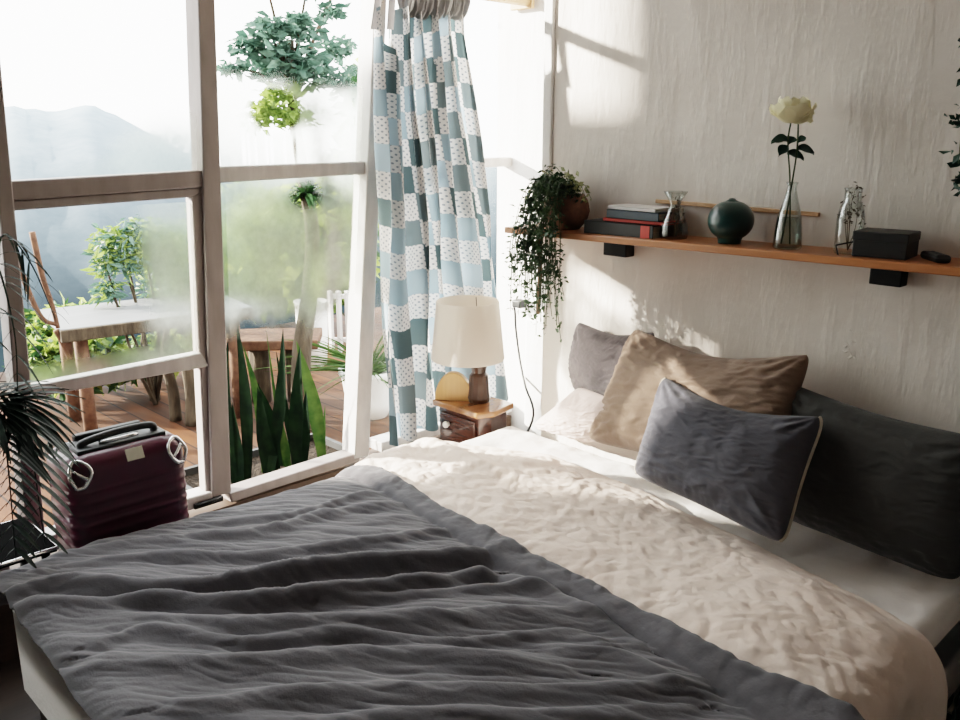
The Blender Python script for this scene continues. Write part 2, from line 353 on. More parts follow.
# ------------------------------------------------------------------ windows
def wq(pts): return [onx(a, b, XW) for a, b in pts]
def member(name, pts, root, mat, d=.055, ext=None, out=0.0):
    q = np.array(wq(pts))
    if ext: q = ext(q)
    q[:, 0] += out
    o = G().prism(q, (-d, 0, 0)).build(name, mat, root); return bevel(o, .005, 2)
def up(q): q[0] = q[0]+(q[0]-q[3])*((2.46-q[0][2])/(q[0][2]-q[3][2])); q[1] = q[1]+(q[1]-q[2])*((2.46-q[1][2])/(q[1][2]-q[2][2])); return q
def pane(root, y0, y1, z0, z1, fn, shear=0.0, nu=44, nv=44):
    u, v = np.meshgrid(np.linspace(0, 1, nu), np.linspace(0, 1, nv), indexing='ij')
    Y = y0+(y1-y0)*u+shear*(v-.5); Z = z0+(z1-z0)*v
    P = np.stack([np.full_like(Y, XW-.03), Y, Z], -1); o = G().grid(P).build('pane', M['mist'], root)
    a = o.data.attributes.new('mist', 'FLOAT', 'POINT'); a.data.foreach_set('value', np.clip(fn(u, v, Y, Z), 0, 1).ravel()); return o
def pv(px, py): p = onx(px, py, XW-.03); return p[1], p[2]
def blob(Y, Z, px, py, r, rz=None, soft=.5):  # 1 inside a wiped or misted spot
    y, z = pv(px, py); q = np.hypot((Y-y)/r, (Z-z)/(rz or r)); return 1-sstep(1-soft, 1+soft*.4, q)

W1 = struct(thing('window_1', None, None, (XW, 1.0, zs0)))
W2 = struct(thing('window_2', None, None, (XW, 1.7, zs0)))
W3 = struct(thing('window_3', None, None, (XW, 2.4, zs0)))
W4 = struct(thing('window_4', None, None, (XW, -.6, zs0)))
fr, fl = M['frame'], M['frame_light']
member('mullion', [(197, 0), (214, 0), (230.5, 492), (211.5, 497)], W1, fr, .09, up, .008)
member('rail', [(-30, 183.5), (206, 170), (210, 186.5), (-30, 204)], W1, fr, .06)
member('stile', [(-14, 60), (0, 60), (46, 545), (27, 545)], W1, fr, .08, up, .008)
member('sash', [(-6, 202), (210, 187.5), (193, 197.3), (6, 211.7)], W1, fr, .05, None, -.006)
member('sash', [(193.1, 197), (209, 188), (213, 365), (200.6, 366)], W1, fr, .05, None, -.006)
member('sash', [(30, 386.4), (201.5, 352.8), (209, 366.3), (32, 398)], W1, fl, .05, None, .004)
member('sash', [(200.6, 364), (213, 364), (218, 495), (207, 497)], W1, fr, .05, None, -.006)
member('sill', [(40, 537), (211, 491), (212, 503), (42, 551)], W1, fl, .08, None, .012)
lt = thing('window_latch', 'small black metal latch on the sill below the left window', 'latch', onx(210, 500, XW+.02))
q = onx(205, 501, XW); g = G().box(XW+.004, XW+.022, q[1]-.05, q[1]+.06, q[2]-.012, q[2]+.008); bevel(g.build('plate', M['metal_black'], lt), .003)
G().tube([(XW+.02, q[1]-.04, q[2]), (XW+.04, q[1]-.01, q[2]+.01), (XW+.035, q[1]+.05, q[2]+.012)], .006).build('lever', M['metal_black'], lt, True)
y_l, _ = pv(2, 300); y_m, z_r = pv(204, 178); _, z_b = pv(200, 500)
pane(W1, y_l-.06, y_m, onx(100, 178, XW)[2], 2.46, lambda u, v, Y, Z: .97*blob(Y, Z, 185, 158, .22, .15, .7)+.55*blob(Y, Z, 120, 172, .16, .05)+.5*blob(Y, Z, 150, 150, .15, .06))
def f2(u, v, Y, Z):
    y, z = pv(120, 300); a = sstep(-.02, .09, (Y-pv(135, 250)[0])+.35*(pv(0, 300)[1]-Z)*0); n = fbm(Y*6, Z*6, 2)*.25
    bot = 1-sstep(pv(60, 375)[1], pv(60, 352)[1], Z+n*.06)
    return np.maximum(a*(.82+n), bot*.85)
pane(W1, y_l-.05, pv(196, 300)[0], pv(100, 384)[1], onx(100, 208, XW)[2], f2)
pane(W1, y_l-.03, pv(210, 420)[0], z_b-.1, pv(100, 390)[1], lambda u, v, Y, Z: 0*u)
member('rail', [(218.5, 166.7), (374, 161), (376, 173.6), (219.5, 183)], W2, fl, .06)
member('sill', [(228, 493.2), (356, 452.3), (359, 460), (230, 502)], W2, fr, .08, None, .012)
member('post', [(372, 0), (384, 0), (366.7, 455), (352.2, 458)], W2, fl, .09, up, .018)
def f4(u, v, Y, Z):
    n = fbm(Y*7, Z*7, 3)*.3
    lower = 1-sstep(pv(300, 110)[1], pv(300, 70)[1], Z+n*.1)
    drip = 0*u
    for x in (244, 249, 256, 267, 272, 285, 295):
        drip = drip+blob(Y, Z, x, 150, .007, .07)
    m = lower*(.85+n)-1.0*blob(Y, Z, 275, 112, .115, .085, .3)-drip*.8
    return np.clip(m, 0, 1)
pane(W2, pv(216, 100)[0], pv(372, 100)[0], onx(300, 170, XW)[2], 2.46, f4, .0, 90, 60)
def f5(u, v, Y, Z):
    n = fbm(Y*8, Z*8, 3)*.25
    up_ = sstep(pv(300, 335)[1], pv(300, 296)[1], Z+n*.35)
    m = up_*(.86+n)-.95*blob(Y, Z, 305, 195, .10, .07, .7)-.6*blob(Y, Z, 350, 310, .09, .1, .6)-.35*blob(Y, Z, 318, 235, .05, .1, .7)
    return np.clip(m-.02, 0, 1)
pane(W2, pv(219, 300)[0], pv(364, 300)[0], pv(300, 476)[1], onx(300, 178, XW)[2], f5, .02, 70, 70)
y_p = onx(372, 300, XW)[1]
bevel(G().box(XW-.08, XW+.010, y_p+.02, YR, zs0, zs0+.045).build('sill', fl, W3), .005)
bevel(G().box(XW-.07, XW-.006, y_p+.03, YR, 1.44, 1.48).build('rail', fl, W3), .005)
pane(W3, y_p-.05, YR, zs0+.02, 2.46, lambda u, v, Y, Z: .1+0*u)
for y in (-.28, .62): bevel(G().box(XW-.08, XW, y-.03, y+.03, zs0, 2.46).build('post', fr, W4), .005)
bevel(G().box(XW-.08, XW+.01, -.3, .68, zs0-.02, zs0+.04).build('sill', fl, W4), .005)
bevel(G().box(XW-.07, XW-.004, -.3, .66, 1.41, 1.47).build('rail', fr, W4), .005)
pane(W4, -.28, .66, zs0, 2.46, lambda u, v, Y, Z: .3+0*u)

# ------------------------------------------------------------------ bed
BX0, BX1, BY0, BY1, ZT = -2.30, -.56, .55, 2.42, .47
bed = thing('bed', 'double bed with white sheeted mattress against the plaster wall', 'bed', ((BX0+BX1)/2, (BY0+BY1)/2, 0))
def rbox(x0, x1, y0, y1, z0, z1, r, n=40, wr=0.0, seed=0):   # soft rounded slab
    g = G(); X, Y = np.meshgrid(np.linspace(-1, 1, n), np.linspace(-1, 1, n), indexing='ij')
    cx, cy, hx, hy = (x0+x1)/2, (y0+y1)/2, (x1-x0)/2, (y1-y0)/2
    sx = np.sign(X)*np.abs(X)**.8*0+X; ex = np.maximum(0, np.abs(X)*hx-(hx-r)); ey = np.maximum(0, np.abs(Y)*hy-(hy-r)); e = np.minimum(np.hypot(ex, ey), r)
    drop = r-np.sqrt(np.maximum(r*r-e*e, 0)); k = np.where(np.hypot(ex, ey) > r, r/np.maximum(np.hypot(ex, ey), 1e-9), 1)
    px = cx+np.sign(X)*((np.abs(X)*hx-ex)+ex*k); py = cy+np.sign(Y)*((np.abs(Y)*hy-ey)+ey*k)
    w = wr*fbm(px*9+seed, py*9, 3)*(1-np.minimum(1, e/r)) if wr else 0
    T = np.stack([px, py, z1-drop+w], -1); Bm = np.stack([px, py, z0+drop], -1)
    g.grid(T); g.grid(Bm[:, ::-1]); a = n
    idx = [i*a for i in range(a)]+[(a-1)*a+j for j in range(1, a)]+[i*a+a-1 for i in range(a-2, -1, -1)]+[j for j in range(a-2, 0, -1)]
    bi = lambda q: a*a+(q//a)*a+(a-1-q % a)
    g.put(np.zeros((0, 3)), []); g.f += [(idx[i], idx[(i+1) % len(idx)], bi(idx[(i+1) % len(idx)]), bi(idx[i])) for i in range(len(idx))]
    return g
rbox(BX0, BX1, BY0, BY1, .14, ZT, .05, 120, .011).build('mattress', M['sheet'], bed, True)
bevel(G().box(BX0+.03, BX1-.03, BY0+.03, BY1-.02, .06, .14).build('bed_base', M['bed_wood'], bed), .008)
for x in (BX0+.12, BX1-.12):
    for y in (BY0+.12, BY1-.12): G().lathe([(.03, 0), (.035, .06)], (x, y, 0), 16).build('leg', M['bed_wood'], bed)

def drape(s, lo, hi, r):                     # flat inside lo..hi, then rounds over and hangs
    def over(d):
        a = np.clip(d/r, 0, PI/2); return r*np.sin(a), r*(1-np.cos(a))+np.maximum(0, d-r*PI/2)
    h1, d1 = over(np.maximum(0, s-hi)); h0, d0 = over(np.maximum(0, lo-s))
    return np.clip(s, lo, hi)+h1-h0, d1+d0
def zb(p, z=.5): return onz(p[0], p[1], z)[:2]
# cream duvet, open side up, at the head
fold = np.array([zb(p, .53) for p in [(330, 453), (384, 466), (440, 503), (500, 533), (560, 563), (650, 613), (740, 668), (850, 722), (960, 790)]])
cre = np.array([zb(p, .53) for p in [(320, 455), (362, 470), (420, 505), (500, 552), (570, 585), (640, 625), (700, 663), (760, 702), (900, 800)]])
o_ = np.argsort(fold[:, 0]); fx, fy = fold[o_, 0], fold[o_, 1]; o_ = np.argsort(cre[:, 0]); kx, ky = cre[o_, 0], cre[o_, 1]
def farY(x): return np.interp(x, [-2.35, -2.2, -1.9, -1.5, -1.0, -.75, -.55, -.2], [2.02, 2.08, 2.22, 2.19, 2.09, 2.03, 1.97, 1.86])+fbm(x*5, x*0, 2)*.014
def nearY(x): return np.interp(x, kx, ky)-.02
def duv(S, Y):                               # height of the duvet above the mattress
    de, dn = farY(S)-Y, Y-nearY(S); i_ = np.clip(S, BX0, BX1)
    puff = (.010+.028*sstep(0, .22, de))*sstep(0, .16, dn)+.045*np.exp(-((i_+.76)/.26)**2)*sstep(0, .2, de)*sstep(0, .12, dn)
    w = .0045*(ridged(S*7+fbm(S*4, Y*4, 2), Y*9+fbm(S*5, Y*5, 2), 2)-1)+.006*fbm(S*3, Y*3, 2)+.0026*(ridged(S*16+fbm(S*8, Y*8, 2), Y*19, 2)-1)+.0042*(ridged((S*.8+Y*.6)*5, (Y*.8-S*.6)*13, 2)-1)+.0030*(ridged((S*.6-Y*.8)*6, (Y*.6+S*.8)*16, 2)-1)
    w = w+.022*np.exp(-((Y-1.93+.02*np.sin(S*9))/.035)**2)*sstep(-1.5, -2.0, S)
    return puff+w*sstep(0, .08, dn)*(.4+.6*sstep(0, .08, de))
xs = np.linspace(BX0-.07, BX1+.36, 420); ts = np.linspace(0, 1, 200); S, T = np.meshgrid(xs, ts, indexing='ij')
far, near = farY(xs), nearY(xs); Yc = near[:, None]+(far-near)[:, None]*T
X2, dr = drape(S, BX0+.05, BX1-.04, .09)
Zc = ZT+.004+duv(S, Yc)-dr-.022*(1-sstep(0, .02, far[:, None]-Yc))
g = G().grid(np.stack([X2+.02*np.sin(Yc*14)*sstep(0, .2, dr), Yc, np.maximum(Zc, .06)], -1))
duvet = g.build('duvet', M['cream_cloth'], None, True); m = duvet.modifiers.new('s', 'SOLIDIFY'); m.thickness = .012; m.offset = 1
tag(duvet, 'cream crumpled duvet folded back across the upper bed', 'duvet')
# grey blanket over the foot of the bed
NX, NY = 440, 340
xs = np.linspace(BX0-.2, BX1+.36, NX); hem = np.interp(xs, fx, fy)+fbm(xs*4, xs*0+3, 2)*.012; crs = np.interp(xs, kx, ky)
S, T = np.meshgrid(xs, np.linspace(0, 1, NY), indexing='ij'); y_start = BY0-.005+.03*np.sin(xs*4)-.10*sstep(-2.0, -1.2, xs)
Yb = y_start[:, None]+(hem-y_start)[:, None]*T
Y2, d2 = drape(Yb, BY0+.02, 9, .06); X2, d1 = drape(S, BX0-.02+.075*sstep(.7, 1.5, Yb), BX1+.02, .09)
ridges = [([(3, 588), (60, 580), (120, 588), (200, 590), (320, 570), (420, 560), (540, 546)], .040, .028), ([(6, 600), (80, 603), (160, 600), (250, 604), (360, 590), (480, 572)], .036, .026),
    ([(30, 612), (120, 612), (200, 622), (300, 624), (420, 618), (520, 612), (620, 612)], .022, .036), ([(60, 545), (150, 538), (260, 530), (330, 512), (430, 500)], .013, .028),
    ([(110, 655), (220, 662), (330, 650), (430, 652), (560, 668)], .018, .036), ([(180, 705), (320, 690), (450, 690), (600, 690), (700, 680)], .016, .032),
    ([(40, 562), (160, 556), (250, 555), (340, 545), (440, 530), (480, 520)], .014, .024), ([(250, 640), (350, 632), (450, 640), (560, 630), (600, 640)], .012, .02),
    ([(330, 600), (430, 590), (520, 585), (580, 590)], .014, .02), ([(300, 720), (430, 712), (560, 715), (680, 705)], .014, .028), ([(200, 520), (290, 515), (360, 495), (420, 488)], .010, .02),
    ([(100, 640), (150, 628), (230, 640), (320, 638)], .012, .02), ([(430, 570), (500, 575), (560, 595), (640, 640)], .013, .022), ([(560, 650), (620, 655), (690, 690)], .012, .028)]
wr = .006*fbm(S*2, Yb*2, 2)
for pl, h, w in ridges:
    P = bez([zb(p, .51) for p in pl], 20); D, A_, sd = polydist(S, Yb, P)
    ww = w*.8*np.where(sd > 0, .68, 1.15); wr = wr+h*np.exp(-(D/ww)**2)*np.sin(np.clip(A_, .04, .97)*PI)**.45-.35*h*np.exp(-((D-2.0*w)/(w*1.2))**2)*(sd < 0)
a_ = (S*.80+Yb*.60); b_ = (-S*.60+Yb*.80)
wr = wr+.0062*(ridged(a_*1.2+3, b_*7+fbm(S*2, Yb*2, 2)*.6, 2)-1.0)+.0050*(ridged(a_*2.4, b_*17+fbm(S*3, Yb*3, 2)*.8, 2)-1.0)+.0026*(ridged(a_*5, b_*36+fbm(S*6, Yb*6, 2), 2)-1.0)
dcr = hem[:, None]-Yb; bandw = np.maximum(.03, hem-crs)[:, None]
band = sstep(bandw*1.12, bandw*.9, dcr)*sstep(0, .018, dcr)
wr = wr*(1-.7*sstep(bandw*1.3, bandw*.8, dcr))
crease = np.exp(-((dcr-bandw*1.22)/.022)**2)
Zb = ZT+.034-.02*(1-sstep(BX0-.05, BX0+.22, S))+np.minimum(np.maximum(duv(S, Yb)*(.85+.15*sstep(BX0, BX0+.4, S)), 0), .07)+wr+.010*band-.007*crease-d1-d2-.008*(1-sstep(0, .014, dcr))
side = sstep(.02, .2, d1)
Xf = X2+(.012+.02*(1+np.sin(Yb*16)))*side*np.where(S > -1.4, 1, -.4); Yf = Y2-.012*np.sin(S*21)*sstep(.02, .12, d2)
g = G().grid(np.stack([Xf, Yf, np.maximum(Zb, .05)], -1))
bl = g.build('blanket', M['grey_cloth'], None, True); m = bl.modifiers.new('s', 'SOLIDIFY'); m.thickness = .008; m.offset = 1
tag(bl, 'wrinkled dark grey blanket spread over the foot of the bed', 'blanket')

# ------------------------------------------------------------------ pillows
def pillow(name, c, T, mat, label, sag=0.0, n=90, wr=.007, seed=0, piping=None, pinch=.07, group=None):
    c = [np.array(q, float) for q in c]      # bottom-left, bottom-right, top-right, top-left
    u, v = np.meshgrid(np.linspace(-1, 1, n), np.linspace(-1, 1, n), indexing='ij')
    ck = 1-.075*(np.abs(u)*np.abs(v))**7; u2 = u*(1-pinch*(1-v*v))*ck; v2 = v*(1-pinch*1.1*(1-u*u))*ck; a, b = (u2+1)/2, (v2+1)/2
    P = (1-a)[..., None]*((1-b)[..., None]*c[0]+b[..., None]*c[3])+a[..., None]*((1-b)[..., None]*c[1]+b[..., None]*c[2])
    nrm = np.cross(c[1]-c[0]+c[2]-c[3], c[3]-c[0]+c[2]-c[1]); nrm /= np.linalg.norm(nrm)
    if nrm@(CAM-c[0]) < 0: nrm = -nrm
    th = T*(np.maximum(0, 1-np.abs(u)**2.6)*np.maximum(0, 1-np.abs(v)**2.6))**.5
    R = np.hypot(np.abs(u)-1, np.abs(v)-1); ang = np.arctan2(np.abs(v)-1, np.abs(u)-1)
    cw = np.sin(ang*14+np.sign(u)*2+np.sign(v))*np.exp(-((R-.3)/.22)**2)
    w = .7*wr*(ridged(u*1.3+seed, v*3.0+seed*2+fbm(u*2, v*2+seed, 2), 2)-1)+.35*wr*(ridged(u*3+v*2+seed*3, v*8-u*2+fbm(u*3, v*3, 2), 2)-1)+.5*wr*cw
    w = w+wr*.55*(ridged(u*1.5, v*8+seed, 2)-1)*np.exp(-((1-np.abs(u))/.28)**2)+wr*.45*(ridged(u*9+seed, v*1.5, 2)-1)*np.exp(-((1-np.abs(v))/.3)**2)
    w *= np.minimum(1, th/T*1.6)
    P = P-np.array([0, 0, 1.])*(sag*(1-np.abs(u)**1.7)*((v+1)/2)**2)[..., None]
    Fr = P+nrm*(th+w)[..., None]; Bk = P-nrm*(th*.75)[..., None]
    g = G().grid(Fr); inner = Bk[1:-1, 1:-1]; g.n = n*n
    idx = -np.ones((n, n), int)
    idx[0, :] = np.arange(n); idx[-1, :] = (n-1)*n+np.arange(n); idx[:, 0] = np.arange(n)*n; idx[:, -1] = np.arange(n)*n+n-1
    idx[1:-1, 1:-1] = n*n+np.arange((n-2)**2).reshape(n-2, n-2)
    g.v.append(inner.reshape(-1, 3)); g.f += [(idx[i, j], idx[i, j+1], idx[i+1, j+1], idx[i+1, j]) for i in range(n-1) for j in range(n-1)]
    if piping:
        root = thing(name, label, 'pillow', tuple(np.mean(c, 0)), group)
        g.build('pillow_case', mat, root, True)
        for e in (0, -1): G().tube(P[e], .005, 6).build('piping', piping, root, True)['label'] = 'beige piping'
        return root
    o = g.build(name, mat, None, True); tag(o, label, 'pillow', group); return o
# rear mauve pillow upright in the corner
pillow('pillow', [onz(564, 402, .53), ony(648, 405, 2.25), ony(656, 330, 2.38), ony(577, 319, 2.40)], .06, M['pillow_mauve'], 'mauve grey pillow upright at the far left against the wall', seed=1, pinch=.04, sag=.03)
pillow('pillow', [onz(531, 425, .50), onz(596, 443, .50), ony(640, 412, 2.19), ony(578, 386, 2.30)], .055, M['pillow_pink'], 'pale pink pillow lying flat below the mauve pillow', seed=2, pinch=.04)
pillow('pillow', [ony(583, 441, 2.24), ony(775, 490, 2.15), ony(816, 351, 2.375), ony(633, 324, 2.365)], .098, M['pillow_brown'], 'taupe brown pillow leaning in the middle with sunlit left side', seed=3, wr=.013, pinch=.05, sag=.055)
pillow('pillow', [onz(757, 508, .49), onz(962, 588, .49), ony(1003, 440, 2.30), ony(775, 375, 2.33)], .09, M['pillow_charcoal'], 'large charcoal pillow at the right end against the wall', seed=5, pinch=.03, wr=.010, sag=.02)
pillow('pillow', [ony(631, 475, 2.09), ony(785, 549, 2.02), ony(828, 414, 2.22), ony(662, 373, 2.21)], .095, M['pillow_slate'], 'slate grey pillow with beige piping at the front of the pile', seed=4, piping=M['piping'], pinch=.045, wr=.010, sag=.045)

# ------------------------------------------------------------------ curtain, rod
XC = -2.655
nu, nv = 300, 150; u, v = np.meshgrid(np.linspace(0, 1, nu), np.linspace(0, 1, nv), indexing='ij')
vk = [0, .06, .25, .5, .75, 1]
pyv = np.interp(v[0], vk, [8, 36, 110, 225, 330, 446])
lft = np.array([onx(np.interp(t, vk, [371, 372, 373, 380, 381, 388]), np.interp(t, vk, [6, 32, 114, 226, 332, 446]), XC) for t in v[0]])
rgt = np.array([onx(np.interp(t, vk, [462, 463, 473, 489, 497, 503]), np.interp(t, vk, [8, 34, 110, 214, 300, 398]), XC) for t in v[0]])
ph = u*2*PI*6.5; uw = u+.012*np.sin(ph*2+1)+.02*np.sin(u*9+v*2)*v
Pc = lft[None]*(1-uw)[..., None]+rgt[None]*uw[..., None]
amp = .026+.020*np.minimum(1, v*3)
Pc[..., 0] += amp*np.sin(ph+1.2*np.sin(v*3)+.9*np.sin(u*11))+.008*np.sin(ph*2.3+v*5)+.03*sstep(.75, 1, v)*0
Pc[..., 1] += (.013+.006*np.sin(v*7))*np.sin(ph*1.0+1.7+v*2); Pc[..., 0] += .012*np.sin(v*6+u*14)*sstep(.02, .3, v)
Pc[..., 2] += .008*np.sin(u*26)*v
# loose left corner sags away from the rod
sag = np.exp(-((u-.16)/.07)**2)*np.exp(-v/.09)*.15; Pc[..., 2] -= sag
uvc = np.stack([u*13+.3*np.sin(v*5), 16-v*16+.10*np.sin(u*19)+.07*np.sin(u*47+v*4)], -1).reshape(-1, 2)
g = G().grid(Pc); cur = mesh('curtain', np.vstack(g.v), g.f, M['curtain'], None, True, (XC, 2.3, .4), uvc)
tag(cur, 'patchwork check curtain in blue teal and dotted white beside the window', 'curtain')
# gathered heading sleeve and tie straps are parts of the curtain
a, b = onx(404, 10, XC), onx(463, 12, XC); nn = 120
uu, vv = np.meshgrid(np.linspace(0, 1, nn), np.linspace(-1, 1, 14), indexing='ij')
R_ = .05+.012*np.sin(uu*60)+.006*np.sin(uu*131)
P = np.stack([XC+R_*np.cos(vv*PI)*.7, a[1]+(b[1]-a[1])*uu+.006*np.sin(vv*7+uu*40), a[2]+.045+(b[2]-a[2])*uu+R_*np.sin(vv*PI)*1.2], -1)
o = G().grid(P).build('heading', M['ruffle'], cur, True); o['label'] = 'grey gathered heading'
for x0, x1 in ((372, 376), (388, 390)):
    p0, p1, p2 = onx(x0, 30, XC), onx(x1, 0, XC), onx(x1+1, -14, XC)
    c_ = bez([p0, p1, p2], 10); w = np.array([0, .016, 0]); P = np.stack([c_-w+[.012, 0, 0], c_+[.02, 0, 0], c_+w+[.012, 0, 0]], 1); o = G().grid(P).build('tie_strap', M['tie'], cur, True)
rod = thing('curtain_rod', 'round tan wooden curtain rod across the top of the window', 'rod', (XC, 1.9, 2.1))
zr = onx(500, -3, XC)[2]
c0 = onx(372, -8, XC); G().tube([(XC, c0[1]-.9, zr+.004), (XC, YR-.005, zr+.0)], .022, 14).build('pole', M['beam'], rod, True)
for y in (1.2, YR-.01): G().lathe([(.035, 0), (.04, .008), (.03, .016)], (XC, y, zr), 16).build('bracket', M['beam'], rod) if False else bevel(G().box(XW, XC+.028, y-.02, y, zr-.03, zr+.03).build('bracket', M['beam'], rod), .004)

# ------------------------------------------------------------------ nightstand and lamp
zt = .53; fc = onz(479, 413, zt); lc = onz(430, 400, zt); rc = onz(511, 405, zt)
x0, x1, y0, y1 = lc[0], fc[0], (lc[1]+fc[1])/2, rc[1]+.03
x0 = max(x0, XC+.03); NS = ((x0+x1)/2, (y0+y1)/2)
ns = thing('nightstand', 'small varnished reddish wooden nightstand behind the bed corner', 'nightstand', (NS[0], NS[1], 0))
top = [(x0, y0), (x1, y0), (x1+.03, y0+.07), (x1+.005, y1), (x0, y1)]
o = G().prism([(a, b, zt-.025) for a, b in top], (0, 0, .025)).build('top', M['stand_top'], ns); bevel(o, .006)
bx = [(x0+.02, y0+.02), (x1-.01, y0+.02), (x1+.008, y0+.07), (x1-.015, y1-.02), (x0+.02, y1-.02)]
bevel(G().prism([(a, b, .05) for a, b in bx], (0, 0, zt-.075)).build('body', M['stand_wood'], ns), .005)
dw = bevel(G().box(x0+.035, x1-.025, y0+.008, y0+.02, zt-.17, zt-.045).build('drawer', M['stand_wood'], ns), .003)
kb = G().lathe([(.0, 0), (.009, .001), (.007, .008), (.014, .014), (.013, .022), (.006, .027)], (0, 0, 0), 16)
kv = np.vstack(kb.v); kv = np.stack([kv[:, 0]+onx(442, 426, x0)[0]*0+(x0+.09), y0+.008-kv[:, 2], kv[:, 1]+zt-.085], 1)
mesh('knob', kv, kb.f, M['porcelain'], dw, True)['label'] = 'white knob'
for a, b in ((x0+.04, y0+.04), (x1-.03, y0+.04), (x0+.04, y1-.04), (x1-.03, y1-.04)): G().box(a-.015, a+.015, b-.015, b+.015, 0, .05).build('leg', M['stand_wood'], ns)
lb = onz(479, 401, zt); s = 1/ppm(lb)
lamp = thing('table_lamp', 'table lamp with cream drum shade and carved wooden base', 'lamp', (lb[0], lb[1], zt))
H0 = 58*s
prof = [(10.5*s, 0), (11.5*s, 4*s), (10.5*s, 12*s), (10*s, 20*s), (9.5*s, 27*s), (7*s, 30*s), (8*s, 36*s), (10*s, 44*s), (8*s, 48*s), (3*s, 50*s), (3*s, 66*s)]
g = G().lathe(prof, (lb[0], lb[1], zt), 14); vv = g.v[0]; an = np.arctan2(vv[:, 1]-lb[1], vv[:, 0]-lb[0])
g.build('post', M['lamp_dark'], lamp, False)
# half-round slab leaning on the post, flat face toward the room's left
dl = RT*-1; cc = np.array([lb[0], lb[1], zt])-RT*(20*s)+np.array([-.02, -.012, 0]); r_ = 29*s
ca = np.array([.80, .6, 0]); nrm = np.array([.6, -.8, 0]); cc = cc+nrm*.005
pts = [cc+ca*(19*s*math.cos(t))+np.array([0, 0, 1])*(r_*math.sin(t)) for t in np.linspace(0, PI, 24)]
bevel(G().prism(pts, -nrm*.035).build('half_disc', M['lamp_light'], lamp), .004)
z0 = zt+44*s; sc_ = lb+np.array([0, 0, 0]); off = -RT*(11*s)
c3 = (lb[0]+off[0], lb[1]+off[1], z0)
k = 48
shg = G().lathe([(36*s, 0), (36.3*s, .6*s), (30.6*s, 57*s), (30.2*s, 58*s)], c3, k, close=False); shg.lathe([(29.8*s, 58*s), (35.4*s, 0)], c3, k, close=False)
shg.build('lamp_shade', M['shade'], lamp, True)
hg = G()
for t in (0, 2*PI/3, 4*PI/3): hg.tube([(c3[0]-off[0], c3[1]-off[1], z0+12*s), (c3[0]+math.cos(t)*30*s, c3[1]+math.sin(t)*30*s, z0+56*s)], .0018, 6)
hg.build('harness', M['metal_black'], lamp)
# plug and cord
pq = ony(521, 303, YR-.012)
cordt = thing('lamp_cord', 'black lamp cord plugged in below the trailing plant', 'cord', tuple(pq))
bevel(G().box(pq[0]-.025, pq[0]+.03, YR-.05, YR-.001, pq[2]-.018, pq[2]+.018).build('plug', M['plastic_black'], cordt), .008)
cp = [pq+[-.02, -.03, 0], ony(515, 312, YR-.04), ony(516, 330, YR-.03), ony(520, 360, YR-.03), ony(525, 385, YR-.1), ony(533, 418, 2.72), (ony(533, 418, 2.72)+[-.05, -.1, -.2])]
G().tube(bez(cp, 40), .0055, 8).build('cable', M['plastic_black'], cordt, True)

# ------------------------------------------------------------------ shelf and what stands on it
SX0, SX1, SY0, SY1 = -2.20, .35, 2.275, 2.465
def ztop(x): return 1.262+(x-SX0)*.012
sh = thing('wall_shelf', 'long oiled wooden shelf board on black wall brackets', 'shelf', (SX0, SY1, 1.25))
P8 = [(SX0, SY0, ztop(SX0)-.022), (SX1, SY0, ztop(SX1)-.022), (SX1, SY1, ztop(SX1)-.022), (SX0, SY1, ztop(SX0)-.022)]
bevel(G().prism(P8, (0, 0, .022)).build('board', M['shelf'], sh), .004)
for a, b in ((603, 626), (872, 905)):
    xa, xb = ony(a, 250, 2.415)[0], ony(b, 250, 2.415)[0]; z1 = ztop(xa)-.023
    bevel(G().box(xa, xb, 2.415, 2.47, z1-.062, z1).build('bracket', M['metal_black'], sh), .004)
def at_shelf(px, y): x = ony(px, 245, y)[0]; return np.array([x, y, ztop(x)+.0005])
# books
def book(pxa, pxb, y0, h, z, cover, pages, label, ang=0, dep=.12):
    xa, xb = ony(pxa, 225, y0)[0], ony(pxb, 225, y0)[0]; c = np.array([(xa+xb)/2, y0+dep/2, z]); w = xb-xa
    t = thing('book', label, 'book', tuple(c), 'books lying flat on the shelf'); t.rotation_euler = (0, 0, ang)
    g = G().box(xa, xb, y0, y0+dep, z, z+.0035).box(xa, xb, y0, y0+dep, z+h-.0035, z+h).box(xa, xb, y0, y0+.004, z, z+h)
    bevel(g.build('cover', cover, t), .0012, 2); G().box(xa+.004, xb-.004, y0+.004, y0+dep-.004, z+.0035, z+h-.0035).build('pages', M['paper'], t)
    return t, xa, xb
zsx = ztop(-1.95)+.001
t, xa, xb = book(584, 653, 2.305, .043, zsx, M['plastic_black'], None, 'thick black book with red spine label, bottom of the shelf stack', 0, .13)
G().box(xb-.045, xb-.012, 2.3035, 2.3055, zsx+.002, zsx+.041).build('spine_label', M['red'], t)['label'] = 'red spine label'
book(603, 664, 2.325, .010, zsx+.044, M['red'], None, 'thin red book between the black book and the navy book', .04, .11)
book(606, 658, 2.322, .027, zsx+.0545, M['navy'], None, 'navy spined book in the middle of the shelf stack', .0, .11)
book(607, 656, 2.330, .012, zsx+.082, M['white_cover'], None, 'white paperback lying on top of the shelf stack', -.05, .10)
p = at_shelf(668, 2.42); bx = thing('card_box', 'small brown card box between the books and the flared vase', 'box', tuple(p))
bevel(G().box(p[0]-.03, p[0]+.035, 2.395, 2.445, p[2], p[2]+.085).build('carton', M['kraft'], bx), .003); bevel(G().box(p[0]-.031, p[0]+.036, 2.394, 2.446, p[2]+.07, p[2]+.087).build('lid', M['kraft'], bx), .003)
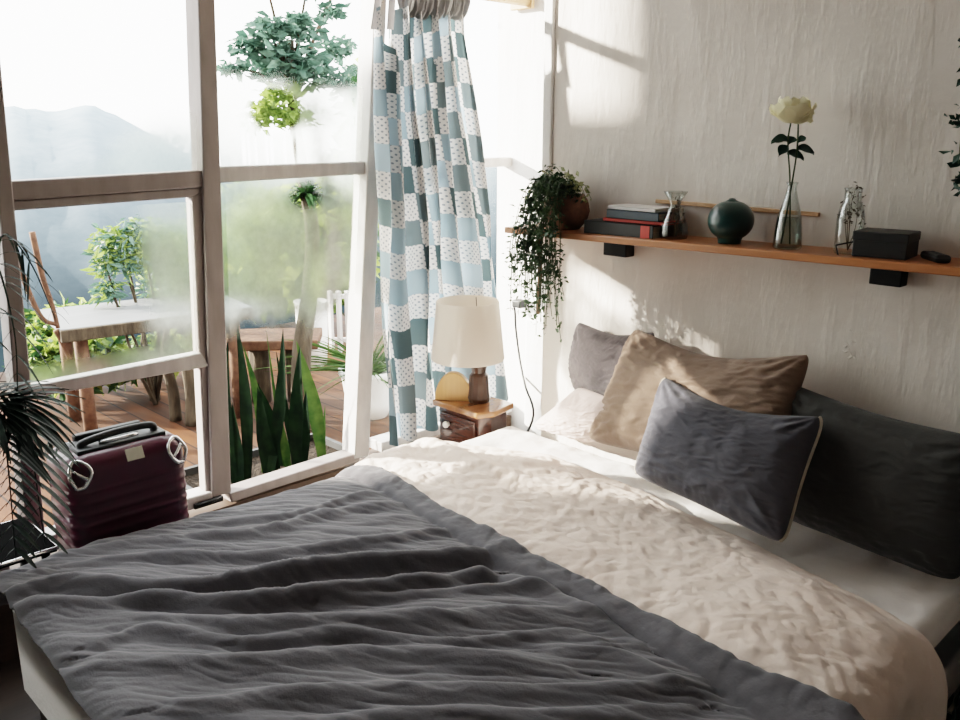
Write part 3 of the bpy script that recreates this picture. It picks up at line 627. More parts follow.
# flared glass vase with a dry sprig
def shell(prof, th): return prof+[(max(.0005, r-th), z) for r, z in prof[::-1] if z > .006]
p = at_shelf(673, 2.36); s = 1/ppm(p)
vs = thing('glass_vase', 'flared conical clear glass vase beside the stack of books', 'vase', tuple(p))
pr = [(.5*s, 0), (13*s, 0), (14.5*s, 4*s), (13.5*s, 12*s), (9*s, 24*s), (5*s, 33*s), (6*s, 37*s), (12*s, 46*s)]
G().lathe(shell(pr, .0025), p, 40, False).build('glass', M['glass'], vs, True)
def sprig(base, tips, r, mat, leafm, n, size, name, label, cat):
    t = thing(name, label, cat, tuple(base)); g = G(); lg = G()
    for tp in tips:
        c_ = bez([base, base*.5+tp*.5+rng.normal(size=3)*.006, tp], 12); g.tube(c_, np.linspace(r, r*.5, 12), 6)
        leafcloud(lg, c_[-6:][rng.integers(0, 6, n)]+rng.normal(size=(n, 3))*size*.5, np.full(n, size), .8)
    g.build('stem', mat, t, True); lg.build('leaf_cluster', leafm, t); return t
sprig(p+[0.008, 0, .006], [p+[.012, .004, 42*s], p+[.02, -.006, 38*s], p+[.0, .006, 34*s], p+[.016, .0, 28*s]], .0016, M['dry'], M['dry'], 14, .014, 'dried_sprig', 'dark dried sprig standing in the flared glass vase', 'sprig')
# ceramic
p = at_shelf(729, 2.36); s = 1/ppm(p); r = 22.5*s
cv = thing('ceramic_vase', 'round dark teal glazed ceramic vase with a small lid knob', 'vase', tuple(p))
pr = [(.001, 0), (11*s, 0), (11.5*s, 3*s)]+[(r*math.sin(t)**.9, 3*s+19.5*s*(1-math.cos(t))) for t in np.linspace(.55, 2.9, 22)]
G().lathe(pr+[(.001, 41.3*s)], p, 40).build('body', M['ceramic'], cv, True); G().lathe([(6*s, 39.5*s), (6.5*s, 41.5*s), (4*s, 42.6*s), (3*s, 44*s), (.001, 44.6*s)], p, 24).build('lid', M['ceramic'], cv, True)
# carafe, water, roses
p = at_shelf(787, 2.35); s = 1/ppm(p)
cf = thing('glass_carafe', 'tall clear glass carafe of water holding two roses', 'carafe', tuple(p))
pr = [(.5*s, 0), (12.5*s, 0), (14*s, 2*s), (13.5*s, 14*s), (11.5*s, 32*s), (7*s, 48*s), (4.6*s, 58*s), (4.6*s, 62*s), (6*s, 65*s)]
G().lathe(shell(pr, .0022), p, 40, False).build('glass', M['glass'], cf, True)
G().lathe([(.001, 1.5*s), (11.5*s, 1.5*s), (13*s, 3*s), (12.6*s, 14*s), (10.8*s, 30.5*s), (.001, 30.5*s)], p, 40).build('water', M['water'], cf, True)
def rose(base, mid, top, hx, size, npet, label, leaves):
    t = thing('rose', label, 'rose', tuple(base)); G().tube(bez([base, mid, hx, top-[0, 0, size*.6]], 20), .0024, 8).build('stem', M['stem'], t, True)
    g = G(); lay = [(.30, 4, .25, 1.0), (.55, 5, .45, 1.0), (.8, 6, .75, .95), (1.0, 6, 1.15, .85)]
    for ri, (rr, k, op, hh) in enumerate([(.30, 3, 8, .0), (.50, 4, 18, .04), (.72, 5, 32, .16), (.92, 5, 50, .32), (1.08, 5, 74, .45)]):
        for j in range(k):
            an = 2*PI*j/k+ri*.7+rng.random()*.4; a, b = np.meshgrid(np.linspace(-1, 1, 11), np.linspace(0, 1, 11), indexing='ij')
            ph_ = np.radians(165-(165-op-8*rng.random())*b*(1-.26*a*a-.05*np.cos(a*9+j))); wid = (1.15+.1*ri/4)*np.sin(np.clip(b*.85+.15, 0, 1)*PI*.62)**.8
            rad = size*rr*(1+hh*b**4+.05*np.sin(a*4+j)*b); th = an+a*wid*.85
            g.grid(np.stack([top[0]+rad*np.sin(ph_)*np.cos(th), top[1]+rad*np.sin(ph_)*np.sin(th), top[2]+rad*np.cos(ph_)*1.05-size*.05*ri*b], -1))
    # one outer petal flopping open
    a, b = np.meshgrid(np.linspace(-1, 1, 9), np.linspace(0, 1, 9), indexing='ij'); q = np.sin(b*PI*.8+.2)
    if leaves: g.grid(top+[0, 0, -size*.35]+np.array([1, 1, 0])*.7*(size*(.3+1.15*b))[..., None]+np.array([-.7, .7, 0])*(a*size*.5*q)[..., None]+np.array([0, 0, 1])*(size*(-.35-.35*b*b+.15*a*a))[..., None])
    o = g.build('bloom', M['rose'], t, True); lg = G()
    for d, L_, zoff in leaves:
        d = np.array(d, float); q0 = hx+np.array([0, 0, zoff]); a, b = np.meshgrid(np.linspace(-1, 1, 5), np.linspace(0, 1, 9), indexing='ij')
        w = np.cross(d, [.3, -.5, .8]); w /= np.linalg.norm(w)
        lg.grid(q0+d*(b*L_)[..., None]+w*(a*L_*.33*np.sin(b*PI)**.8)[..., None]+np.array([0, 0, 1])*(.15*L_*np.abs(a)-.25*L_*b*b)[..., None])
    if leaves: lg.build('rose_leaves', M['rose_leaf'], t, True)
    return t
def pt(px, py, y): return ony(px, py, y)
rose(p+[.008, .0, .012], pt(790, 182, 2.35), pt(793, 107, 2.35), pt(788, 142, 2.355), 13.8*s, 0, 'cream yellow rose, the taller full bloom in the carafe', [((-.6, -.4, .15), 22*s, 0), ((.75, .3, -.05), 20*s, -12*s), ((.2, .25, .6), 18*s, -4*s), ((-.2, -.5, -.2), 19*s, -6*s)])
rose(p+[-.02, .004, .012], pt(792, 183, 2.36), pt(799, 114, 2.36), pt(797, 150, 2.36), 8.5*s, 0, 'smaller cream rose tucked low behind the full bloom', [((.7, .4, .0), 20*s, 0), ((.5, .1, .5), 15*s, 6*s)])
# bottle with dried flowers
p = at_shelf(848, 2.36); s = 1/ppm(p)
bt = thing('glass_bottle', 'clear wide necked glass bottle beside the black box', 'bottle', tuple(p))
pr = [(.5*s, 0), (12*s, 0), (13.2*s, 2*s), (13*s, 36*s), (11*s, 46*s), (8*s, 52*s), (8*s, 62*s), (9.2*s, 64*s)]
G().lathe(shell(pr, .0022), p, 40, False).build('glass', M['glass'], bt, True)
sprig(p+[0, 0, .008], [p+[-.012, 0, 58*s], p+[.012, .004, 60*s], p+[.02, -.004, 48*s], p+[-.018, .004, 50*s], p+[.004, .0, 64*s], p+[.0, -.004, 55*s]], .0012, M['dry'], M['dry'], 16, .012, 'dried_flowers', 'bunch of dried flowers inside the clear bottle', 'dried flowers')
# small wire stand in front of the bottle
q0 = onz(838, 258, ztop(-1.05)); w0 = thing('wire_holder', 'bent dark wire holder in front of the clear bottle', 'holder', tuple(q0))
G().tube([ony(838, 256, 2.315), ony(836, 245, 2.315), ony(858, 241, 2.315), ony(860, 252, 2.325)], .0028, 6).build('wire', M['metal_black'], w0)
# black box, with a lid
xa, xb = ony(853, 250, 2.33)[0], ony(903, 250, 2.31)[0]; zz = ztop(xa)+.001
bb = thing('black_box', 'small black lidded box at the right of the clear bottle', 'box', ((xa+xb)/2, 2.37, zz)); bb.rotation_euler = (0, 0, .1)
bevel(G().box(xa, xb, 2.315, 2.425, zz, zz+.05).build('box_body', M['plastic_black'], bb), .003); bevel(G().box(xa-.002, xb+.002, 2.313, 2.427, zz+.042, zz+.066).build('lid', M['plastic_black'], bb), .003)
p = at_shelf(937, 2.36); rm = thing('remote_control', 'small black rounded remote lying at the right of the shelf', 'remote', tuple(p)); rm.rotation_euler = (0, 0, .75)
rbox(p[0]-.019, p[0]+.019, p[1]-.05, p[1]+.05, p[2], p[2]+.02, .009, 20).build('case', M['plastic_black'], rm, True)
bg = G()
for i in range(3): bg.lathe([(.004, 0), (.0035, .0015)], (p[0], p[1]-.025+.022*i, p[2]+.0195), 12)
bg.build('buttons', M['navy'], rm)
# trailing plant at the left end
p = at_shelf(566, 2.37); s = 1/ppm(p)
tp = thing('trailing_plant', 'trailing vine in a round brown pot hanging over the shelf end', 'plant', tuple(p))
pr = [(.001, 0), (13*s, 0), (20*s, 8*s), (23*s, 18*s), (21*s, 28*s), (17*s, 34*s), (15*s, 34*s), (18*s, 28*s), (.001, 27*s)]
G().lathe(pr, p, 32).build('pot', M['basket'], tp, True)
fg, vg, pg = G(), G(), G()
tops = np.array([p+[0, 0, 34*s]])
for i in range(125):
    hang = i > 24
    st = p+np.array([rng.normal()*.02, rng.normal()*.02, 34*s])
    if hang:
        ex = ony(rng.uniform(518, 560), 240, 2.2)[0]-.02; L_ = rng.uniform(.06, .34)*(1.0 if 527 < rng.uniform(515, 560) < 552 else .6); an = 0
        q1 = st+np.array([(ex-st[0])*.6, -.07-rng.random()*.05, .03+rng.random()*.02]); q2 = np.array([ex, 2.245-rng.random()*.06, 1.27-rng.random()*.03]); q3 = q2+np.array([rng.normal()*.02, 0, -L_])
        c_ = bez([st, q1, q2, q3], 18)
    else:
        d = rng.normal(size=3); d[2] = abs(d[2])*.5+.15; d[1] = -abs(d[1])*.8; d /= np.linalg.norm(d); L_ = rng.uniform(.06, .15)
        c_ = bez([st, st+d*L_*.6+[0, 0, .025], st+d*L_+[0, 0, -.03]], 14)
    c_[:, 1] = np.minimum(c_[:, 1], 2.44); vg.tube(c_, .0011, 4)
    k = int(11+26*L_*2.2); P = c_[rng.integers(2, len(c_), k)]+rng.normal(size=(k, 3))*.007; P[:, 1] = np.minimum(P[:, 1], 2.445)
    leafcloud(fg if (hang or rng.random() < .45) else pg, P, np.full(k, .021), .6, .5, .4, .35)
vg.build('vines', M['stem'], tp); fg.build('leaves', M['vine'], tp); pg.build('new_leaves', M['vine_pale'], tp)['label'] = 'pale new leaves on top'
q0, q1 = ony(540, 238, 2.22), ony(538, 314, 2.22)
G().tube([q0, (q0+q1)/2+[.004, 0, 0], q1], [.007, .008, .006], 8).build('bare_stem', M['kraft'], tp, True)['label'] = 'dry brown woody stem'
# vine at the right edge of the wall
hp = ony(999, 58, 2.36); hv = thing('hanging_vine', 'dark hanging vine at the far right edge of the wall', 'plant', tuple(hp))
G().lathe([(.001, 0), (.04, 0), (.058, .08), (.052, .08), (.04, .02), (.001, .02)], hp, 24).build('pot', M['dark_pot'], hv, True)
G().tube([hp+[0, .02, .08], hp+[0, .03, .3], [hp[0], YH+.0, hp[2]+.32]], .002, 6).build('hanger', M['metal_black'], hv)
fg, vg = G(), G()
for i in range(14):
    st = hp+[rng.normal()*.02, -.02, .075]; e1 = hp+[rng.uniform(-.06, .06), -.03, .07]; e2 = e1+[rng.normal()*.012, rng.normal()*.01, -rng.uniform(.1, .36)]
    c_ = bez([st, e1, (e1+e2)/2+[rng.normal()*.01, 0, 0], e2], 16); vg.tube(c_, .0012, 4); k = 26; leafcloud(fg, c_[rng.integers(2, 16, k)]+rng.normal(size=(k, 3))*.01, np.full(k, .026), .6, .55, .4, .3)
for px, py in ((957, 117), (956, 184), (964, 160)):
    k = 16; c0 = ony(px+3, py, 2.36); leafcloud(fg, c0+rng.normal(size=(k, 3))*[.012, .01, .018], np.full(k, .028), .7, .55); vg.tube(bez([hp+[-.03, -.02, .07], c0+[.02, 0, .05], c0], 8), .0012, 4)
vg.build('vines', M['stem'], hv); fg.build('leaves', M['rose_leaf'], hv)

# ------------------------------------------------------------------ suitcase
sx0, sx1 = -2.62, -2.41; a, b = onx(66, 455, sx1), onx(186, 432, sx1)
sy0, sy1, sz1 = a[1], b[1], .715
su = thing('suitcase', 'burgundy ribbed hard shell suitcase standing by the window', 'suitcase', ((sx0+sx1)/2, (sy0+sy1)/2, 0))
n = 34; Yg = np.linspace(-1, 1, n)
def sect(z):                                 # rounded rectangle outline at height z
    hy, hx, r = (sy1-sy0)/2, (sx1-sx0)/2, .045; out = []
    for qx, qy in ((1, 1), (-1, 1), (-1, -1), (1, -1)):
        a0 = {(1, 1): 0, (-1, 1): PI/2, (-1, -1): PI, (1, -1): 1.5*PI}[(qx, qy)]
        for t in np.linspace(0, PI/2, 8): out.append((qx*(hx-r)+r*math.cos(a0+t), qy*(hy-r)+r*math.sin(a0+t)))
    return np.array(out)
zsn = np.concatenate([[.06], np.linspace(.062, sz1-.05, 150), sz1-.05+.05*np.sin(np.linspace(0, PI/2, 9))[1:]]); base = sect(0); rows = []
for z in zsn:
    t = max(0, z-(sz1-.05))/.05; ins = .05*(1-math.sqrt(max(0, 1-t*t))); rib = .0022*max(0, math.sin((z-.06)*2*PI/.034))**.6 if .11 < z < sz1-.10 else 0
    hx, hy = (sx1-sx0)/2, (sy1-sy0)/2; k = base.copy(); k[:, 0] *= (hx-ins+rib)/hx; k[:, 1] *= (hy-ins+rib)/hy
    rows.append(np.c_[k[:, 0]+(sx0+sx1)/2, k[:, 1]+(sy0+sy1)/2, np.full(len(k), z)])
P = np.array(rows); P = np.concatenate([P, P[:, :1]], 1); g = G().grid(P); m_ = P.shape[1]
g.f += [tuple((len(zsn)-1)*m_+j for j in range(m_-1)), tuple(j for j in range(m_-2, -1, -1))]
g.build('shell', M['suitcase'], su, True)
cy, cx = (sy0+sy1)/2, (sx0+sx1)/2
hb = G(); hc = bez([(cx+.03, cy-.105, sz1-.005), (cx+.03, cy-.10, sz1+.018), (cx+.03, cy, sz1+.03), (cx+.03, cy+.10, sz1+.025), (cx+.03, cy+.105, sz1-.005)], 30); hb.tube(hc, .011, 10); hb.build('carry_handle', M['plastic_black'], su, True)
bevel(G().box(cx-.035, cx+.065, cy-.13, cy+.13, sz1-.012, sz1+.008).build('handle_plate', M['plastic_black'], su), .004)
bevel(G().box(cx-.06, cx-.035, cy-.1, cy+.1, sz1-.005, sz1+.022).build('trolley_handle', M['plastic_black'], su), .006)
G().tube(bez([(cx+.04, cy-.06, sz1+.012), (cx+.055, cy-.02, sz1+.016), (cx+.05, cy+.05, sz1+.016)], 10), .006, 8).build('zip_pull', M['chrome'], su, True)
# chrome corner guards: rounded triangle rings
for sgn, yc in ((-1, sy0), (1, sy1)):
    o3 = np.array([sx1, yc-sgn*.0, sz1]); tri = [o3+[.002, -sgn*.016, -.085], o3+[-.005, -sgn*.004, -.05], o3+[-.026, -sgn*.022, -.014], o3+[-.014, -sgn*.05, -.022], o3+[.004, -sgn*.06, -.045], o3+[.006, -sgn*.04, -.08]]
    rg = G(); cl = bez(tri+[tri[0]], 40); rg.tube(cl, .0055, 8)
    cg = rg.build('corner_guard', M['chrome'], su, True); cg['label'] = 'chrome corner guard'
    ctr = np.mean(tri, 0); bar = bez([tri[1]*.5+tri[2]*.5, ctr+[.004, 0, 0], tri[4]*.5+tri[5]*.5], 8); G().tube(bar, .005, 6).build('guard_bar', M['chrome'], cg, True)
q = onx(120, 444, sx1); bevel(G().prism([(sx1-.012, cy-.01, sz1-.010), (sx1-.012, cy+.04, sz1-.010), (sx1+.002, cy+.04, sz1-.042), (sx1+.002, cy-.01, sz1-.042)], (.004, 0, .003)).build('sticker', M['sticker'], su), .001)
for x in (sx0+.04, sx1-.04):
    for y in (sy0+.05, sy1-.05):
        wg = G(); pts = [(x+.028*math.cos(t), y-.012, .028+.028*math.sin(t)) for t in np.linspace(0, 2*PI, 18)[:-1]]; wg.prism(pts, (0, .024, 0)); wg.box(x-.012, x+.012, y-.016, y+.016, .03, .07); wg.build('wheel', M['plastic_black'], su)

# ------------------------------------------------------------------ black side table at the left
zt2 = .48; cs = onz(57, 545, zt2); st = thing('side_table', 'black side table with silver edge at the left of the bed', 'table', (cs[0]-.1, cs[1]-.2, 0))
tx0, tx1, ty1 = cs[0]-.30, cs[0], cs[1]; ty0 = ty1-.45; tx0 = max(tx0, XW+.06)
bevel(G().box(tx0, tx1, ty0, ty1, zt2-.02, zt2-.002).build('top', M['matt_black'], st), .003)
eg = G(); eg.tube([(tx0, ty0, zt2-.008), (tx1, ty0, zt2-.008), (tx1, ty1, zt2-.008), (tx0, ty1, zt2-.008), (tx0, ty0, zt2-.008)], .006, 8); eg.build('edge_trim', M['chrome'], st, True)['label'] = 'silver edge trim'
for x in (tx0+.025, tx1-.025):
    for y in (ty0+.025, ty1-.025): G().tube([(x, y, 0), (x, y, zt2-.02)], .012, 10).build('leg', M['metal_black'], st, True)
# ------------------------------------------------------------------ palm on the floor at the left
pb = np.array([-2.52, .40, zt2]); pl = thing('potted_palm', 'dark feathery potted palm at the left edge beside the suitcase', 'plant', tuple(pb))
G().lathe([(.001, 0), (.075, 0), (.095, .15), (.105, .16), (.105, .18), (.092, .18), (.09, .15), (.001, .15)], pb, 28).build('pot', M['dark_pot'], pl, True); G().lathe([(.001, .151), (.088, .152), (.001, .158)], pb, 24).build('soil', M['soil'], pl)
def frond(pts, nl, L_, wd, droop=.35, flip=1.0):
    c_ = bez(pts, 40); g = G(); g.tube(c_, np.linspace(.005, .0015, 40), 6); st_ = 9
    for i in range(nl):
        t = .22+.78*i/(nl-1); k = min(38, int(t*39)); tg = c_[k+1]-c_[k]; tg /= np.linalg.norm(tg); sd = np.cross(tg, [.35, -.3, .9]); sd /= np.linalg.norm(sd)
        for s_ in (-1, 1):
            d = sd*s_*.85+tg*.65; d /= np.linalg.norm(d); ll = L_*math.sin(.35+2.5*t*.95)*(.85+.3*rng.random()); w = np.cross(d, tg); w = np.cross(d, np.cross(d, [0, 0, 1])); w = np.cross(d, [0, 0, 1.]); w /= np.linalg.norm(w)+1e-9
            b = np.linspace(0, 1, 7)[None, :]; a = np.array([-1, 0, 1.])[:, None]
            P = c_[k]+d*(b*ll)[..., None]+w*(a*wd*np.sin((b*.9+.08)*PI)**.7)[..., None]+np.array([0, 0, 1.])*(-droop*ll*b*b+.25*wd*np.abs(a))[..., None]
            g.grid(P)
    return g.build('frond', M['palm'], pl)
hd = pb+[0, 0, .16]
def fr_(px, py, x): return onx(px, py, x)
frond([hd, hd+[.02, .03, .25], fr_(12, 395, -2.42), fr_(28, 430, -2.36), fr_(45, 545, -2.35)], 38, .15, .010, .35)
frond([hd, hd+[.01, .0, .25], fr_(-8, 400, -2.40), fr_(6, 450, -2.35), fr_(16, 560, -2.33)], 36, .14, .010, .35)
frond([hd, hd+[.0, .03, .3], fr_(-12, 300, -2.50), fr_(2, 236, -2.5), fr_(30, 262, -2.52), fr_(55, 318, -2.55)], 14, .10, .004, .7)
frond([hd, hd+[.0, .02, .3], fr_(-20, 330, -2.48), fr_(-6, 262, -2.48), fr_(14, 330, -2.45), fr_(18, 400, -2.43)], 14, .12, .005, .7)
frond([hd, hd+[.02, .04, .2], fr_(0, 425, -2.45), fr_(18, 400, -2.45), fr_(42, 396, -2.47), fr_(66, 402, -2.5)], 7, .09, .006, .4)
frond([hd, hd+[.0, .05, .2], fr_(5, 440, -2.5), fr_(25, 415, -2.5), fr_(45, 418, -2.52), fr_(62, 445, -2.52)], 9, .1, .006, .5)
frond([hd, hd+[.0, -.05, .3], hd+[.05, -.2, .5], hd+[.15, -.4, .45]], 18, .16, .008)
frond([hd, hd+[.05, -.02, .35], hd+[.2, -.12, .6], hd+[.4, -.2, .5]], 18, .16, .008)

# ------------------------------------------------------------------ green ottoman at the right of the bed
q = np.array([-.36, 2.22]); ot = thing('ottoman', 'dark green ottoman on the floor at the right of the bed', 'ottoman', (q[0]+.05, q[1], 0))
M['green'] = fabric('bottle_green_velvet', (.006, .03, .025), (.012, .045, .038), .1)
rbox(q[0]-.14, q[0]+.3, 1.98, 2.42, .12, .38, .06, 30).build('cushion', M['green'], ot, True)
G().tube([(q[0]-.135, 1.99, .31), (q[0]-.135, 2.41, .31)], .005, 6).build('piping', M['piping'], ot, True)
for x in (q[0]-.09, q[0]+.25):
    for y in (2.03, 2.37): G().lathe([(.014, 0), (.02, .13)], (x, y, 0), 12).build('leg', M['bed_wood'], ot)

# ------------------------------------------------------------------ outside: deck, plants, furniture
struct(G().box(-6.4, XW-.1, -3, 6.5, -.1, 0).build('deck', M['deck'], org=(-2.8, 0, 0)))
# snake plants in a long dark trough
tr = thing('planter_trough', 'long dark planter trough on the deck just outside the window', 'planter', (-3.1, 1.85, 0))
ty0, ty1 = 1.42, 2.16
g = G().box(-3.3, -2.9, ty0, ty0+.02, 0, .24).box(-3.3, -2.9, ty1-.02, ty1, 0, .24).box(-3.3, -3.28, ty0, ty1, 0, .24).box(-2.92, -2.9, ty0, ty1, 0, .24).box(-3.3, -2.9, ty0, ty1, 0, .02)
g.build('trough', M['dark_pot'], tr); G().box(-3.28, -2.92, ty0+.02, ty1-.02, .02, .21).build('soil', M['soil'], tr)
def blade(root, base, tip, w, bow, mat, twist=0.0):
    base, tip = np.array(base, float), np.array(tip, float); n = 16; b = np.linspace(0, 1, n); a = np.array([-1, -.5, 0, .5, 1.])
    vw = np.cross(tip-base, FW); vw /= np.linalg.norm(vw); c_ = base+(tip-base)*b[:, None]+np.array(bow)*(np.sin(b*PI))[:, None]
    ww = w*1.0*np.clip(.42+1.15*b-.2*b*b, 0, 1)*np.minimum(1, ((1-b)/.55))**.8; rows = []
    for i in range(n):
        ct, st_ = math.cos(twist*b[i]), math.sin(twist*b[i]); v2 = vw*ct+FW*st_
        rows.append(c_[i]+v2*(a*ww[i])[:, None]+(np.array([.4, -.3, 0])*(np.abs(a)*ww[i]*.35)[:, None]))
    return G().grid(np.array(rows)).build('leaf', mat, root, True)
specs = [  # tip px, base px, width, material, bow
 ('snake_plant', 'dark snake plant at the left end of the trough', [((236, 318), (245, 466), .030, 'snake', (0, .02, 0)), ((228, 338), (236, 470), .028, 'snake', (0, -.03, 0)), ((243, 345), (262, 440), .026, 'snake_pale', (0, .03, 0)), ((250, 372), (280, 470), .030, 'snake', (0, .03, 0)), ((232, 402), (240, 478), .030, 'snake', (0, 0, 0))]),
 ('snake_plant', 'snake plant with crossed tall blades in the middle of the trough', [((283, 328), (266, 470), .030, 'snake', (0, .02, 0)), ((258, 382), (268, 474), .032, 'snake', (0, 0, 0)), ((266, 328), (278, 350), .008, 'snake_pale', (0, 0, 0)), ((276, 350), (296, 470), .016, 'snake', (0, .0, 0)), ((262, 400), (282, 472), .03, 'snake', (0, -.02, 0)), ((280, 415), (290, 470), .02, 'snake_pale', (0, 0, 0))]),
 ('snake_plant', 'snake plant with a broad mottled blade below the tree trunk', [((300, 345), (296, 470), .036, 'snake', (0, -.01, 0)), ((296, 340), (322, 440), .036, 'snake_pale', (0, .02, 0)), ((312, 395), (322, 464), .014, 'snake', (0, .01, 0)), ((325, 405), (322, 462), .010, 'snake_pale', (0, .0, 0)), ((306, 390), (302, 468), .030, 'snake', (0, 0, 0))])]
for i, (nm, lab, bl_) in enumerate(specs):
    r0 = thing(nm, lab, 'plant', (-3.12, 1.6+.25*i, .21), 'snake plants in the trough')
    for k, (tip, bs, w, mt, bow) in enumerate(bl_):
        x = -3.05-.02*(k % 4); B_ = onx(bs[0], bs[1], x); T_ = onx(tip[0], tip[1], x-.03); B_[2] = .15; B_[1] = min(max(B_[1], ty0+.06), ty1-.06); B_[0] = max(min(x, -2.98), -3.22); blade(r0, B_, T_, w, bow, M[mt], .25*(-1)**k)
# tree beside the window
tb = onz(305, 428, .0); tr_ = thing('young_tree', 'young leafy tree growing through the deck outside the right window', 'tree', tuple(tb))
xT = tb[0]; pth = [tb, onx(301, 380, xT), onx(303, 340, xT), onx(310, 290, xT), onx(312, 230, xT), onx(302, 170, xT), onx(292, 100, xT), onx(290, 40, xT)]
G().tube(bez(pth, 30), np.linspace(.062, .02, 30), 10).build('trunk', M['bark'], tr_, True)
br, cl, fl_ = G(), G(), G()
clusters = [(292, 60, 40, 24), (250, 45, 22, 14), (335, 48, 24, 12), (235, 68, 16, 10), (345, 85, 12, 20), (300, 25, 24, 14), (318, 75, 20, 14), (268, 28, 18, 12), (270, 65, 18, 14), (330, 10, 22, 8), (310, -30, 40, 24), (260, -40, 40, 24), (350, -40, 30, 24)]
for px, py, rx, rz in clusters:
    c0 = onx(px, py, xT+rng.uniform(-.12, .12)); k = 1/ppm(c0); P = blobpts(int(rx*rz*.42), c0, (rx*k*.8, rx*k*.9, rz*k), .2)
    leafcloud(cl, P, np.full(len(P), .062), .35, .5, .4, .2); br.tube(bez([np.array(pth[6]), (np.array(pth[6])+c0)/2+[0, 0, .04], c0], 8), np.linspace(.012, .004, 8), 6)
br.build('branches', M['bark'], tr_, True); cl.build('leaves', M['tree_teal'], tr_)
ylg = G()
for px, py, rx, rz in ((275, 108, 26, 20), (255, 120, 14, 12), (300, 118, 16, 12), (280, 90, 22, 10)):
    c0 = onx(px, py, xT+.02); k = 1/ppm(c0); P = blobpts(int(rx*rz*.42), c0, (rx*k, rx*k, rz*k), .2); leafcloud(ylg, P, np.full(len(P), .055), .35, .5, .4, .2)
ylg.build('yellow_leaves', M['shrub'], tr_)['label'] = 'yellow green lower leaves'
# bird's-nest fern tied on the trunk
ef = onx(306, 196, xT+.04); fe = thing('nest_fern', 'dark round fern growing on the tree trunk behind the misted pane', 'fern', tuple(ef)); g = G(); k = 1/ppm(ef)
for i in range(150):
    d = rng.normal(size=3); d[2] = abs(d[2])*.5+.15; d /= np.linalg.norm(d); L_ = 42*k*rng.uniform(.7, 1.15); w = np.cross(d, [0, 0, 1.]); w /= np.linalg.norm(w)+1e-9
    b = np.linspace(0, 1, 7)[None, :]; a = np.array([-1, 0, 1.])[:, None]; g.grid(ef+d*(b*L_)[..., None]+w*(a*.012*np.sin((b*.9+.1)*PI))[..., None]+np.array([0, 0, 1.])*(-.45*L_*b*b)[..., None])
g.build('fronds', M['tree_dark'], fe); G().lathe([(.001, -.03), (.03, -.02), (.035, .0), (.001, .02)], ef, 14).build('root_ball', M['soil'], fe, True)
def bush(label, blobs, x, mats, name='leafy_shrub', dens=.4, size=.06, group=None, base_z=0.0, asp=.4):
    cs_ = [onx(px, py, x+dx) for px, py, rx, rz, dx in blobs]; b0 = np.mean(cs_, 0); b0[2] = base_z
    t = thing(name, label, 'shrub', tuple(b0), group); gs = [G() for _ in mats]; sg = G()
    for c0, (px, py, rx, rz, dx) in zip(cs_, blobs):
        k = 1/ppm(c0); n = int(rx*rz*dens)+4; P = blobpts(n, c0, (rx*k, rx*k, rz*k), .15); which = rng.integers(0, len(mats), n)
        for i in range(len(mats)):
            Q = P[which == i]
            if len(Q): leafcloud(gs[i], Q, np.full(len(Q), size), .45, asp, .4, .25)
        sg.tube(bez([b0, (b0+c0)/2+rng.normal(size=3)*.05, c0], 8), np.linspace(.014, .005, 8), 5)
    sg.build('stems', M['bark'], t, True)
    for i, mt in enumerate(mats): gs[i].build('foliage', M[mt], t)
    return t
bush('sunlit yellow green shrub rising behind the table outside', [(140, 232, 22, 18, 0), (115, 240, 22, 16, 0), (105, 262, 12, 16, 0), (128, 262, 18, 14, 0), (110, 290, 16, 12, 0), (150, 255, 14, 18, 0), (165, 275, 30, 34, -.2), (160, 240, 20, 20, -.1), (190, 260, 25, 40, -.3)], -4.9, ['shrub', 'tree_teal'], dens=.55, size=.075, asp=.28)
bush('low lime green ground shrub below the table outside', [(40, 335, 20, 14, -.3), (50, 358, 30, 20, 0), (90, 352, 34, 18, 0), (75, 372, 38, 16, 0), (120, 362, 36, 16, 0), (160, 350, 34, 18, -.2), (95, 320, 20, 8, -.5), (75, 310, 20, 6, -.9), (30, 318, 14, 6, -.8)], -5.3, ['shrub_lime', 'shrub', 'tree_dark'], dens=1.3, size=.10, asp=.36)
bush('broad green shrub bank behind the right window', [(240, 225, 40, 40, -.6), (340, 230, 30, 70, 0), (320, 270, 40, 44, 0), (250, 275, 50, 34, -.8), (360, 180, 20, 46, 0), (368, 110, 14, 46, .2), (290, 230, 40, 44, -.4)], -5.9, ['shrub', 'shrub_lime', 'tree_dark'], dens=.5, size=.17, asp=.55)
# white pot with grassy plant
p0 = onz(370, 415, 0); s = 1.35/ppm(p0); wp = thing('white_pot_plant', 'white bowl pot with a bushy green plant on the deck', 'plant', tuple(p0))
G().lathe([(.001, 0), (13*s, 0), (17*s, 12*s), (20*s, 30*s), (22*s, 33*s), (22*s, 36*s), (19.5*s, 36*s), (18*s, 28*s), (.001, 28*s)], p0, 36).build('pot', M['porcelain'], wp, True); G().lathe([(.001, 28.2*s), (18*s, 28.3*s), (.001, 31*s)], p0, 24).build('soil', M['soil'], wp)
g = G(); h0 = p0+[0, 0, 29*s]
for i in range(150):
    d = rng.normal(size=3)*[1, 1, .4]; d[2] = abs(d[2])+.75; d /= np.linalg.norm(d); L_ = s*rng.uniform(28, 72); w = np.cross(d, rng.normal(size=3)); w /= np.linalg.norm(w); b = np.linspace(0, 1, 7)[None, :]; a = np.array([-1, 0, 1.])[:, None]
    g.grid(h0+d*(b*L_)[..., None]+w*(a*.006*np.sin((b*.9+.1)*PI))[..., None]+(np.array([d[0], d[1], 0])*.5+[0, 0, -.35])*(L_*b*b)[..., None])
g.build('grass_leaves', M['snake_pale'], wp)
